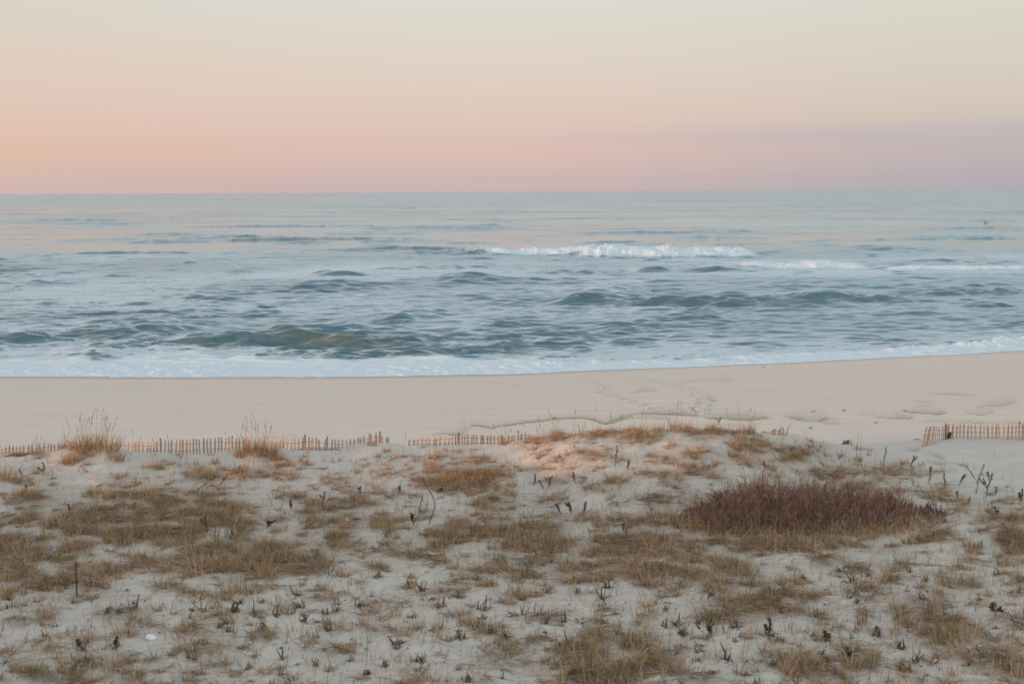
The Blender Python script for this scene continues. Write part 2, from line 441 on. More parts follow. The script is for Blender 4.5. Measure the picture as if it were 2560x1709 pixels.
    st = N(nt, 'ShaderNodeMapRange', _1=0, _2=1, _3=0.55, _4=0.16); nt.links.new(A('beach'), st.inputs[0]); nt.links.new(st.outputs[0], bp.inputs['Strength'])
    nt.links.new(h, bp.inputs['Height']); nt.links.new(bp.outputs[0], b.inputs['Normal'])
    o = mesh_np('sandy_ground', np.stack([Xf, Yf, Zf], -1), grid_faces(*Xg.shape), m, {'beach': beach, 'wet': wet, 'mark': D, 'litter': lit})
    tag(o, kind='structure')


build_sand()

# ------------------------------------------------------------------ sea
#  x0, x1, y of the foot of the face, height in px, foam, green
WAVES = [(1370, 1985, 643, 34, 1.0, 0), (1080, 1560, 641, 20, 1.0, 0), (1800, 2240, 668, 18, 1.0, 0), (2150, 2700, 669, 14, 1.0, 0), (1900, 2150, 606, 8, 0, 0),
         (1380, 2180, 766, 38, 0, .3), (1850, 2420, 752, 24, 0, .2), (2330, 2460, 728, 14, 0, 0), (2450, 2600, 732, 14, .2, 0),
         (560, 1100, 872, 40, .0, 1.0), (380, 900, 868, 20, 0, .4), (330, 720, 868, 22, .1, .4), (60, 470, 852, 36, .15, .3), (-100, 130, 860, 24, .1, .2),
         (90, 300, 902, 24, .3, .1), (620, 760, 915, 12, .3, 0), (560, 660, 906, 10, .3, 0),
         (1400, 1580, 692, 20, .1, .1), (1580, 1700, 678, 14, .1, .1), (1660, 1960, 678, 16, .2, 0), (1760, 1960, 684, 12, .1, 0), (1960, 2060, 682, 10, .2, 0), (2180, 2320, 690, 9, .1, 0),
         (1070, 1250, 710, 24, .1, .1), (740, 960, 697, 20, .1, .1), (680, 930, 725, 14, .1, 0), (520, 650, 683, 12, 0, .6), (950, 1100, 668, 12, 0, 0), (720, 780, 640, 9, 0, 0),
         (740, 1260, 624, 20, .05, .2), (930, 1240, 643, 16, .3, 0), (780, 850, 638, 7, .2, .8), (100, 560, 630, 10, 0, 0),
         (280, 1300, 604, 20, 0, .1), (180, 1340, 572, 15, 0, 0), (900, 1400, 573, 12, 0, 0), (1380, 1700, 610, 14, 0, 0), (1280, 2100, 584, 12, 0, 0), (1640, 2000, 582, 10, 0, 0), (2080, 2400, 626, 12, 0, 0),
         (140, 520, 792, 11, 0, .1), (380, 560, 782, 14, 0, 0), (30, 200, 720, 10, 0, 0), (580, 660, 788, 8, 0, 0), (980, 1130, 790, 10, 0, 0), (900, 1060, 810, 12, 0, .2), (1180, 1300, 800, 8, 0, 0),
         (1800, 2050, 812, 9, 0, 0), (1200, 1520, 846, 12, .1, .1), (1300, 1480, 872, 12, .2, .2), (1610, 1800, 858, 8, .1, .3), (2120, 2330, 862, 12, .5, .3), (1860, 2000, 876, 10, .5, 0), (2100, 2300, 825, 8, 0, 0),
         (1080, 1330, 878, 9, .2, 0), (420, 640, 745, 10, 0, 0), (1300, 1700, 815, 9, 0, 0), (2380, 2620, 770, 10, 0, 0),
         (740, 1000, 535, 5, 0, 0), (1200, 1700, 547, 6, 0, 0), (2330, 2700, 533, 6, 0, 0), (2150, 2700, 592, 8, 0, 0), (-200, 200, 600, 6, 0, 0), (1500, 1660, 524, 4, 0, 0), (-100, 300, 560, 5, 0, 0)]

_rw = random.Random(31)
for x0, x1, yb, hp, fo, gr in list(WAVES):
    if hp >= 12 and fo < .7:
        for _ in range(3):
            wdt = (x1-x0)*_rw.uniform(.25, .6); c = _rw.uniform(x0, x1)
            WAVES.append((c-wdt/2, c+wdt/2, yb+hp*_rw.uniform(-.7, .55), hp*_rw.uniform(.3, .6), .05, gr*.7))
for _ in range(230):
    yb = _rw.uniform(625, 905); c = _rw.uniform(-100, 2660); wdt = _rw.uniform(50, 210)*(.6+(yb-600)/400)
    WAVES.append((c-wdt/2, c+wdt/2, yb, _rw.uniform(3, 10)*(.7+(yb-600)/500), 0.02, 0))
for _ in range(80):
    yb = 488+130*_rw.random()**1.3; c = _rw.uniform(-200, 2760); wdt = _rw.uniform(150, 700)
    WAVES.append((c-wdt/2, c+wdt/2, yb, (yb-480)*_rw.uniform(.03, .08)+1, 0, 0))


def build_sea():
    inv = np.concatenate([np.linspace(1/71., 1/420., 830), np.linspace(1/425., 1/25000., 220)[0:]])
    R = 1/inv
    u = np.concatenate([-np.geomspace(3, 0.43, 40)[:-1], np.linspace(-0.42, 0.42, 1350), np.geomspace(0.43, 3, 40)[1:]])
    Yg, U = np.meshgrid(R, u, indexing='ij'); Xg = U*Yg
    shp = Xg.shape
    X = Xg.ravel(); Y = Yg.ravel()
    dY = Y*Y*(inv[0]-inv[1]); dY[Y > 421] = (Y*Y*(inv[900]-inv[901]))[Y > 421]
    dX = Y*0.84/1350
    ys = shoreY(X); ds = Y-ys
    calm = sstep(0.5, 14, ds)
    Zs = np.zeros_like(X); GX = np.zeros_like(X); GY = np.zeros_like(X)
    # faces of the named waves carry more ripple
    wave_face = np.zeros_like(X)
    for (x0, x1, yb, hp, fo, gr) in WAVES:
        if hp < 10 or fo > .7: continue
        rr = pxray(np.array([x0, x1], float), np.array([yb, yb], float)); t = -HCAM/rr[:, 2]; Yb = float(rr[0, 1]*t[0]); Xa, Xb = rr[0, 0]*t[0], rr[1, 0]*t[1]
        wave_face = np.maximum(wave_face, np.exp(-((Y-Yb-1.5)/3.5)**2)*sstep(0, .25, (X-Xa)/(Xb-Xa))*sstep(1, .75, (X-Xa)/(Xb-Xa)))
    # wind chop, patchy
    patch = 0.55+1.2*np.clip(0.42+1.1*fbm(X*0.055+3, Y*0.06+11, 4, 50), 0, 1)**2
    patch += wave_face*0.6; patch *= np.interp(Y, [80, 130, 200, 300, 500, 1500], [1.0, 1.0, 0.75, 0.4, 0.25, 0.2])
    r = np.random.default_rng(5)
    nw = 58
    for i in range(nw):
        lam = 0.7*(13/0.7)**(i/(nw-1)); k = 2*math.pi/lam
        th = r.normal(0, 0.36)+math.radians(4)
        kx, ky = math.sin(th)*k, -math.cos(th)*k
        amp = 0.0098*lam**0.50*(1 if lam < 4 else (4/lam)**.8)
        ly = 2*math.pi/max(abs(ky), .05); lx = 2*math.pi/max(abs(kx), .05)
        att = sstep(1.0, 0.45, dY/(ly*0.5))*sstep(1.0, 0.5, dX/(lx*0.5))
        idx = att > 0.001
        ph = kx*X[idx]+ky*Y[idx]+r.uniform(0, 6.28)+1.3*vnoise(X[idx]/lam/4, Y[idx]/lam/4, i)*2
        a = amp*patch[idx]*att[idx]*calm[idx]
        c = np.cos(ph)
        Zs[idx] += a*c; s = np.sin(ph)
        GX[idx] -= a*s*kx/k*0.9; GY[idx] -= a*s*ky/k*0.9
    # long swell offshore
    for i in range(14):
        lam = r.uniform(18, 70); k = 2*math.pi/lam; th = r.normal(0, 0.16)
        kx, ky = math.sin(th)*k, -math.cos(th)*k
        att = sstep(1.0, 0.4, dY/(lam*0.5))
        am = 0.0016*lam*sstep(0, 60, ds)*(0.3+1.2*vnoise(X/120+i, Y/90, 60+i))
        Zs += att*am*np.cos(kx*X+ky*Y+r.uniform(0, 6.28))
    faceall = np.zeros_like(X); foam = np.zeros_like(X); green = np.zeros_like(X)
    warp = 1.0*fbm(X*0.05, X*0+7, 3, 70)
    for j, (x0, x1, yb, hp, fo, gr) in enumerate(WAVES):
        rr = pxray(np.array([x0, x1, (x0+x1)/2], float), np.array([yb, yb, yb], float)); t = -HCAM/rr[:, 2]
        Yb = float(rr[2, 1]*t[2]); Xa, Xb = rr[0, 0]*t[0], rr[1, 0]*t[1]
        A = hp/(FPX/Yb)*(0.70 if fo < .7 else .72)
        if Yb > 230: A *= .95
        Lf = A*(4.2 if Yb < 200 else 4.6 if fo < .7 else 2.6)+0.3; Lb = A*6+1.0
        idx = np.nonzero((X > Xa-1) & (X < Xb+1) & (Y > Yb-Lf-8-Yb*.03) & (Y < Yb+Lb*3+8+Yb*.03))[0]
        if len(idx) == 0: continue
        x = X[idx]; y = Y[idx]
        s = (x-Xa)/(Xb-Xa); win = np.clip(np.minimum(s, 1-s)/(0.45 if fo < .7 else .28), 0, 1); win = win*win*(3-2*win)
        win = win*(0.8+(0.32 if fo < .7 else .25)*np.clip(fbm(x/(6+12*A), x*0+j*1.7, 4, 80, .6), -.5, .6)); win = win*(1 if fo < .7 else (0.8+.4*vnoise(x/6, x*0+j*7, 81)))
        bend = (Yb*0.009+0.7)*fbm(x/(8+14*A), x*0+j*3.1, 4, 90, .6)+1.6*A*(2*s-1)**2
        q = y-Yb-bend-(0.9*A+.3)*fbm(x*0.6+y*.25, y*0.6, 3, 95)
        prof = np.where(q < Lf, 0.5*sstep(0, Lf, q)+0.5*np.clip(q/Lf, 0, 1)**2.2, np.exp(-(np.maximum(q-Lf, 0)/Lb)**1.15))
        far = np.clip(A*win, 0, 9)
        Zs[idx] += far*prof*calm[idx]
        face = sstep(-0.3*Lf, 0.3*Lf, q)*sstep(1.6*Lf, 1.0*Lf, q)*win
        green[idx] = np.maximum(green[idx], gr*face)
        if fo > 0.7:
            lum = sstep(-0.9*Lf, 0.15*Lf, q)*np.exp(-(np.maximum(q-Lf, 0)/(Lf*1.2))**2)*np.clip(win*2, 0, 1)
            foam[idx] = np.maximum(foam[idx], 1.0*lum*fo)
            bil = 0.65+fbm(x*0.45, y*0.3, 2, 97)*0.8+fbm(x*1.9, y*0.6, 3, 98, .7)*.55
            Zs[idx] += 0.40*A*lum*bil*np.clip(win*1.5, 0, 1)*(0.3+0.9*vnoise(x*0.35, y*0+4, 99))
            # churned wash spreading shoreward of the breaker
            foam[idx] = np.maximum(foam[idx], 0.50*sstep(-6*A-3, -Lf, q)*sstep(Lf, 0, q)*np.clip(win*2, 0, 1))
        elif fo > 0:
            cr_ = np.exp(-((q-Lf)/(0.35*Lf+.1))**2)
            foam[idx] = np.maximum(foam[idx], (0.15+0.85*fo)*cr_*win*0.6+fo*0.5*win*prof)
        # smooth dark face: keep old foam off it
        if fo < 0.5:
            foam[idx] *= (1-0.9*face*min(1, A/0.5)); faceall[idx] = np.maximum(faceall[idx], face*min(1, A/0.5))
    pz1 = fbm(X*0.05, Y*0.045, 4, 110); pz2 = fbm(X*0.4, Y*0.5, 4, 112)
    surf = np.interp(Y, [78, 95, 120, 190, 215, 260, 1e5], [.74, .60, .62, .60, .42, 0.0, 0])
    surf = np.where(X > 14, surf*np.interp(Y, [80, 110, 130, 170, 1e5], [1, .45, .55, 1, 1]), surf)
    fpx, fpy = project(X, Y, 0*X)
    surf = surf+0.14*sstep(1380, 1600, fpx)*sstep(640, 652, fpy)*sstep(712, 672, fpy)+.02*sstep(1500, 1200, fpx)*sstep(690, 720, fpy)*sstep(830, 780, fpy)
    foam = np.maximum(foam, (surf+0.38*pz1)*(Y < 262)*(1-.55*faceall))
    edge = 3.2+3.0*fbm(X*0.05, X*0+1, 3, 120)+np.interp(X, [-30, -5, 8, 32], [1.5, 1.5, -2.5, -.5])
    foam = np.maximum(foam, 1.25*sstep(edge+5, edge-1.5, ds+2.4*pz2))
    foam = np.clip(foam, 0, 1.25)
    # the last thin sheet of froth
    lump = fbm(X*1.6, Y*1.3, 4, 130); lump2 = vnoise(X*0.25, Y*0.15, 140)
    Zs += sstep(11, 1, ds)*(0.05+0.09*np.clip(lump+.3, 0, 1)*lump2*1.6)
    cr2 = np.exp(-((ds-2.2-1.2*fbm(X*.08, X*0, 2, 150))/0.8)**2)*sstep(-4, 3, X)
    Zs += cr2*(0.10+0.22*np.clip(lump+.4, 0, 1))*vnoise(X*.3, X*0, 155)
    r_ = sstep(26, 33, X); Zs += r_*0.35*np.exp(-((ds-3)/1.6)**2)*np.clip(.5+lump, 0, 1.5)
    Zs += 0.03
    X2 = X+GX; Y2 = Y+GY
    Zg_ = Zs.reshape(shp); dzy = np.zeros_like(Zg_); dzy[1:-1] = (Zg_[2:]-Zg_[:-2])/(Yg[2:]-Yg[:-2])
    facing = np.clip(dzy.ravel()/0.16, -.6, 1)*(Y < 330)*(foam < .85)     # froth thins out on the steep fronts and gathers behind them
    foam = np.clip(foam-0.36*facing, 0, 1.25)
    m, nt, b = new_mat('sea_water')
    geo = N(nt, 'ShaderNodeNewGeometry')
    A_ = lambda n: N(nt, 'ShaderNodeAttribute', attribute_name=n).outputs['Fac']

    def noise(scale, det=4, stretch=(1, 1, 1), rough=.55, dist=0.0):
        n = N(nt, 'ShaderNodeTexNoise'); n.inputs['Scale'].default_value = scale; n.inputs['Detail'].default_value = det; n.inputs['Roughness'].default_value = rough; n.inputs['Distortion'].default_value = dist
        q = N(nt, 'ShaderNodeMapping'); q.inputs['Scale'].default_value = stretch; nt.links.new(geo.outputs['Position'], q.inputs[0]); nt.links.new(q.outputs[0], n.inputs[0])
        return n.outputs[0]
    ridge = mathn(nt, 'SUBTRACT', 1.0, mathn(nt, 'MULTIPLY', mathn(nt, 'ABSOLUTE', mathn(nt, 'SUBTRACT', noise(0.8, 6, (.6, 1.6, 1), .65, .5), 0.5)), 5.5), clamp=True)
    blot = noise(1.6, 8, (.45, 1.5, 1), .75, .3)
    lace = mathn(nt, 'ADD', mathn(nt, 'MULTIPLY', ridge, 0.40), mathn(nt, 'MULTIPLY', blot, 0.75))
    fs = N(nt, 'ShaderNodeMapRange', interpolation_type='SMOOTHSTEP', _1=0.76, _2=0.98); nt.links.new(mathn(nt, 'ADD', A_('foam'), mathn(nt, 'MULTIPLY', lace, 0.85)), fs.inputs[0])
    op = N(nt, 'ShaderNodeMapRange', _1=0.35, _2=1.0, _3=0.66, _4=1.0); nt.links.new(A_('foam'), op.inputs[0])
    fm = mathn(nt, 'MULTIPLY', fs.outputs[0], op.outputs[0])
    deep = mixc(nt, noise(0.012, 3, (1, .5, 1)), (0.052, 0.112, 0.142), (0.075, 0.165, 0.212))
    deep = mixc(nt, mathn(nt, 'MULTIPLY', A_('green'), 0.75), deep, (0.105, 0.115, 0.08))
    # pale tint: bubbles in the surf, sky reflection painted in farther out
    deep = mixc(nt, A_('milk_sheen'), deep, (0.36, 0.46, 0.515))
    fcol = mixc(nt, blot, (0.50, 0.585, 0.635), (0.71, 0.75, 0.775))
    c = mixc(nt, fm, deep, fcol)
    nt.links.new(c, b.inputs['Base Color'])
    ro = N(nt, 'ShaderNodeMapRange', _1=0, _2=1, _4=0.8); nt.links.new(fm, ro.inputs[0]); nt.links.new(A_('rough'), ro.inputs[3])
    nt.links.new(ro.outputs[0], b.inputs['Roughness'])
    b.inputs['IOR'].default_value = 1.333
    sx = N(nt, 'ShaderNodeMapRange', _1=0, _2=1, _3=0.5, _4=0.12); nt.links.new(fm, sx.inputs[0]); nt.links.new(sx.outputs[0], b.inputs['Specular IOR Level'])
    hh = mathn(nt, 'ADD', mathn(nt, 'MULTIPLY', noise(1.6, 6, (0.45, 1.5, 1), .62), 0.22), mathn(nt, 'MULTIPLY', mathn(nt, 'MULTIPLY', fm, noise(5, 4)), 0.10))
    bp = N(nt, 'ShaderNodeBump'); bp.inputs['Distance'].default_value = 0.5
    nt.links.new(A_('bump'), bp.inputs['Strength'])
    nt.links.new(hh, bp.inputs['Height']); nt.links.new(bp.outputs[0], b.inputs['Normal'])
    slick = fbm(X/160, Y/45, 4, 160)
    rough = np.interp(Y, [80, 150, 300, 600, 2000], [.05, .07, .13, .20, .24])+0.06*slick*sstep(150, 400, Y)
    bump = np.interp(Y, [80, 150, 300, 700, 2500], [.42, .38, .26, .20, .16])*(0.6+0.8*np.clip(.5+slick, 0, 1))
    milk_sheen = np.interp(Y, [78, 100, 150, 220, 300, 500, 2000], [.55, .22, .22, .22, 0.25, .34, .50])*np.clip(0.75+1.1*pz1+.5*fbm(X*.03, Y*.08, 3, 114), 0.1, 1.1)*(1-green)*(1-.85*np.clip(faceall, 0, 1))*(1-.7*np.clip(facing, 0, 1))
    o = mesh_np('sea_water', np.stack([X2, Y2, Zs], -1), grid_faces(*shp), m, {'foam': foam, 'green': green, 'rough': np.clip(rough, .05, .6), 'bump': bump, 'milk_sheen': np.clip(milk_sheen, 0, 1)})
    tag(o, kind='structure')


build_sea()

# ------------------------------------------------------------------ ribbons: blades, strands, twigs
PAL = {
    'amber': [(.47, .27, .12), (.40, .22, .10), (.52, .34, .17), (.33, .19, .10)],
    'straw': [(.50, .325, .19), (.41, .262, .15), (.56, .40, .265), (.33, .212, .125), (.46, .275, .15)],
    'olive': [(.27, .24, .10), (.33, .27, .12), (.22, .205, .09), (.42, .31, .15)],
    'mat': [(.34, .238, .17), (.26, .181, .125), (.43, .302, .21), (.17, .118, .085), (.36, .232, .155)],
    'brown': [(.12, .085, .055), (.17, .12, .075), (.09, .065, .045), (.22, .155, .09)],
    'weed': [(.075, .045, .035), (.11, .065, .045), (.06, .04, .035), (.15, .09, .055)],
    'grey': [(.34, .36, .34), (.28, .31, .29), (.42, .43, .40)],
    'silver': [(.30, .35, .31), (.38, .42, .38), (.24, .28, .24)],
    'maroon': [(.31, .148, .095), (.21, .115, .085), (.39, .195, .12), (.15, .105, .085), (.32, .22, .155)],
    'bark': [(.12, .085, .065), (.09, .07, .06), (.16, .115, .08)],
}


def pick(pal, n, r):
    P = np.array(PAL[pal]); c = P[r.integers(0, len(P), n)]
    return c*r.uniform(.8, 1.2, (n, 1))


def ribbons(B, D, L, W, bend, C, r, seg=3, droop=None, taper=1.0):
    """B base points, D unit start direction, L length, W width, bend = vector added quadratically along the blade"""
    n = len(B)
    t = np.linspace(0, 1, seg+1)
    side = np.cross(D, r.normal(size=(n, 3))+np.array([0, 0, .3])); side /= np.linalg.norm(side, axis=1, keepdims=True)+1e-9
    # two crossed halves would double the faces; a random side is enough at this size
    P = B[:, None, :]+D[:, None, :]*(L[:, None]*t)[:, :, None]+bend[:, None, :]*((L[:, None]*t**2))[:, :, None]
    wd = W[:, None]*(1-taper*t**1.5*0.92)
    a = P-side[:, None, :]*wd[:, :, None]/2; b = P+side[:, None, :]*wd[:, :, None]/2
    V = np.stack([a, b], 2).reshape(n, -1, 3)
    k = 2*(seg+1)
    f = np.array([[2*i, 2*i+1, 2*i+3, 2*i+2] for i in range(seg)])
    F = (np.arange(n)[:, None, None]*k+f[None]).reshape(-1, 4)
    return V.reshape(-1, 3), F, np.repeat(C, k, axis=0)


class Acc:
    def __init__(s): s.V = []; s.F = []; s.C = []; s.n = 0

    def add(s, V, F, C):
        s.V.append(V); s.F.append(F+s.n); s.C.append(C); s.n += len(V)

    def build(s, name, mat, parent=None, link=True, smooth=False):
        return mesh_np(name, np.concatenate(s.V), np.concatenate(s.F), mat, {'tint': np.concatenate(s.C)}, smooth, parent, link)


def tubes(acc, paths, radii, cols, sides=5):
    """list of polylines to tapered tubes"""
    for P, R, c in zip(paths, radii, cols):
        P = np.asarray(P, float); n = len(P); R = np.asarray(R, float)
        T = np.gradient(P, axis=0); T /= np.linalg.norm(T, axis=1, keepdims=True)+1e-9
        ref = np.array([0.3, 1.0, 0.1]) if abs(T[0][1]) < .8 else np.array([1.0, 0.2, 0])
        A = np.cross(T, ref); A /= np.linalg.norm(A, axis=1, keepdims=True)+1e-9; Bn = np.cross(T, A)
        an = np.arange(sides)*2*np.pi/sides
        V = P[:, None]+R[:, None, None]*(A[:, None]*np.cos(an)[None, :, None]+Bn[:, None]*np.sin(an)[None, :, None])
        V = V.reshape(-1, 3)
        F = [[i*sides+j, i*sides+(j+1) % sides, (i+1)*sides+(j+1) % sides, (i+1)*sides+j] for i in range(n-1) for j in range(sides)]
        V = np.concatenate([V, [P[0], P[-1]]])
        for j in range(0, sides):
            F.append([len(V)-2, (j+1) % sides, j, j]); F.append([len(V)-1, (n-1)*sides+j, (n-1)*sides+(j+1) % sides, (n-1)*sides+(j+1) % sides])
        F = np.array([f if f[2] != f[3] else [f[0], f[1], f[2], f[0]] for f in F])
        # caps as thin quads: duplicate index is not allowed, so drop them and close by a zero-size ring
        F = F[:(n-1)*sides]
        acc.add(V, F, np.repeat(np.array([c]), len(V), axis=0))


def updir(n, r, lean=0.25, az=None, azs=6.3):
    a = r.uniform(0, 2*np.pi, n) if az is None else az+r.normal(0, azs, n)
    l = np.abs(r.normal(0, lean, n))
    D = np.stack([np.sin(l)*np.cos(a), np.sin(l)*np.sin(a), np.cos(l)], -1)
    return D, a


# ------------------------------------------------------------------ ground-cover grass (stuff)
def sample_px(n, r, pw=1.0, extra=1.5):
    out = []
    tot = 0
    while tot < n:
        px = r.uniform(-130, 2690, n*2); py = r.uniform(1078, 1760, n*2)
        ok = r.random(n*2) < np.clip(dens(px, py), 0, 1.5)**pw/1.5
        out.append(np.stack([px[ok], py[ok]], -1)); tot += ok.sum()
    P = np.concatenate(out)[:n]
    return P


def grass_stuff():
    r = np.random.default_rng(21)
    # tussocks too many to name: upright blades with a skirt of fallen ones, combed the same way
    P = sample_px(3500, r, 1.05); rim = np.stack([r.uniform(1300, 1900, 80), 0*r.random(80)], -1); rim[:, 1] = np.interp(rim[:, 0], [1300, 1400, 1500, 1600, 1700, 1800, 1900], [1102, 1092, 1081, 1075, 1071, 1074, 1088])+np.abs(r.normal(0, 9, 80)); P = np.concatenate([P, rim]); G = ground(P[:, 0], P[:, 1]); G = G[G[:, 1] < 35]
    m = len(G); size = np.clip(r.lognormal(-.32, .45, m), .35, 2.0)
    crestw = np.clip((G[:, 1]-27)/6, 0, 1)
    up = (size*r.uniform(8, 30, m)*(1-.2*crestw)).astype(int)+2
    k = np.repeat(np.arange(m), up); n = len(k)
    rr = .085*size[k]*np.sqrt(r.random(n)); a0 = r.uniform(0, 6.28, n)
    B = G[k]+np.stack([rr*np.cos(a0), rr*np.sin(a0), -.01+0*a0], -1)
    L = np.clip(r.gamma(4, .05, m), .06, .45)[k]*r.uniform(.4, 1.2, n)
    lean = r.uniform(.12, .5, m)[k]; l = np.abs(r.normal(0, 1, n))*lean; a = a0+r.normal(0, .7, n)
    D = np.stack([np.sin(l)*np.cos(a), np.sin(l)*np.sin(a), np.cos(l)], -1)
    bd = r.uniform(0, .6, n); bend = np.stack([np.cos(a)*bd, np.sin(a)*bd, -.5*bd], -1)
    u = r.random(m)[k]; v = r.random(n)
    C = np.where(((u < .16) & (v < .7))[:, None], pick('olive', n, r), np.where((v < .72)[:, None], pick('straw', n, r), pick('brown', n, r)))
    f = (crestw[k]*.6)[:, None]; C = C*(1-f)+pick('amber', n, r)*f
    acc = Acc(); acc.add(*ribbons(B, D, L, r.uniform(.005, .010, n), bend, C, r))
    # single shoots between them
    P = sample_px(9500, r, .55); Q = ground(P[:, 0], P[:, 1]); Q = Q[Q[:, 1] < 35]; per = r.integers(1, 6, len(Q)); kk = np.repeat(np.arange(len(Q)), per); n = len(kk)
    B = Q[kk]+np.stack([r.normal(0, .025, n), r.normal(0, .025, n), -.01+np.zeros(n)], -1); D, a = updir(n, r, .2)
    cw = (np.clip((B[:, 1]-27)/6, 0, 1)*.6)[:, None]
    C = np.where((r.random(len(Q))[kk] < .15)[:, None], pick('olive', n, r), pick('straw', n, r))*(1-cw)+pick('amber', n, r)*cw
    acc.add(*ribbons(B, D, np.clip(r.gamma(4, .052, len(Q)), .06, .45)[kk]*r.uniform(.6, 1.2, n), r.uniform(.005, .010, n), np.stack([np.cos(a), np.sin(a), -.4+0*a], -1)*r.uniform(0, .4, n)[:, None], C, r))
    o = acc.build('dune_grass', M_grass); tag(o, 'thin straw and olive grass shoots scattered over the whole sandy dune', 'grass', kind='stuff')
    # fallen blades
    acc = Acc(); near = np.clip(softdens(*project(G[:, 0], G[:, 1], G[:, 2])), .1, 1)
    for lay in range(2):
        dn = (size*r.uniform(6, 32, m)*(.35+.9*near)*(1-.55*crestw)).astype(int)+1
        k = np.repeat(np.arange(m), dn); n = len(k)
        main = (0.5*np.pi*fbm(G[:, 0]*.35, G[:, 1]*.35, 2, 220)+np.where(vnoise(G[:, 0]*.3, G[:, 1]*.3, 225) < .5, 0, np.pi)+r.normal(0, .5, m))[k]
        ang = main+r.normal(0, .45 if lay else 1.1, n)
        rr = .11*size[k]*np.sqrt(r.random(n)); a0 = r.uniform(0, 6.28, n)
        B = G[k]+np.stack([rr*np.cos(a0), rr*np.sin(a0), .012+0*a0], -1)
        L = r.uniform(.12, .50, n)*(.6+.5*size[k])*(1.15 if lay else .8)
        D = np.stack([np.cos(ang), np.sin(ang), r.uniform(.0, .65, n)*(.6 if lay else 1.2)], -1); D /= np.linalg.norm(D, axis=1, keepdims=True)
        cu = r.normal(0, .45, n); bend = np.stack([-np.sin(ang)*cu, np.cos(ang)*cu, -r.uniform(.1, .6, n)], -1)
        tone = r.uniform(.7, 1.15, m)[k][:, None]
        C = np.where((r.random(n) < .55)[:, None], pick('mat', n, r), np.where((r.random(n) < .75)[:, None], pick('straw', n, r), pick('brown', n, r)))*tone
        V, F, C = ribbons(B, D, L, r.uniform(.005, .009, n), bend, C, r, 4)
        V[:, 2] = np.maximum(V[:, 2], hz(V[:, 0], V[:, 1])+.006)
        acc.add(V, F, C)
    o = acc.build('dead_grass_litter', M_grass); tag(o, 'tangled dead grass blades lying flat in mats on the sand', 'dead grass', kind='stuff')
    # long thin runners and stray strands on open sand
    n = 2600; px = r.uniform(-100, 2660, n); py = r.uniform(1180, 1750, n); G = ground(px, py); G = G[G[:, 1] < 32]; n = len(G)
    ang = r.normal(0, .45, n)+np.where(r.random(n) < .5, np.pi, 0)+.3; L = r.uniform(.3, 1.1, n)
    D = np.stack([np.cos(ang), np.sin(ang), 0*ang], -1); cu = r.normal(0, .35, n)
    V, F, C = ribbons(G, D, L, r.uniform(.005, .009, n), np.stack([-np.sin(ang)*cu, np.cos(ang)*cu, 0*ang], -1), pick('mat', n, r), r, 7)
    V[:, 2] = hz(V[:, 0], V[:, 1])+.008+.012*vnoise(V[:, 0]*9, V[:, 1]*9, 3)
    acc = Acc(); acc.add(V, F, C)
    o = acc.build('grass_runner', M_grass); tag(o, 'long thin dry strands trailing over the open sand', 'dead grass', kind='stuff')
    # crumbs of bark, shell and dead leaf
    n = 1500; px = r.uniform(-100, 2660, n); py = np.where(r.random(n) < .75, r.uniform(1440, 1750, n), r.uniform(1160, 1440, n)); G = ground(px, py); G = G[G[:, 1] < 32]; n = len(G)
    D, a = updir(n, r, .9)
    V, F, C = ribbons(G+[0, 0, .006], D, r.gamma(2, .012, n)+.012, r.uniform(.010, .028, n), np.zeros((n, 3)), pick('brown', n, r)*.8, r, 2)
    acc = Acc(); acc.add(V, F, C)
    o = acc.build('plant_debris', M_grass); tag(o, 'tiny dark crumbs of dead plant scattered on the sand', 'debris', kind='stuff')


grass_stuff()


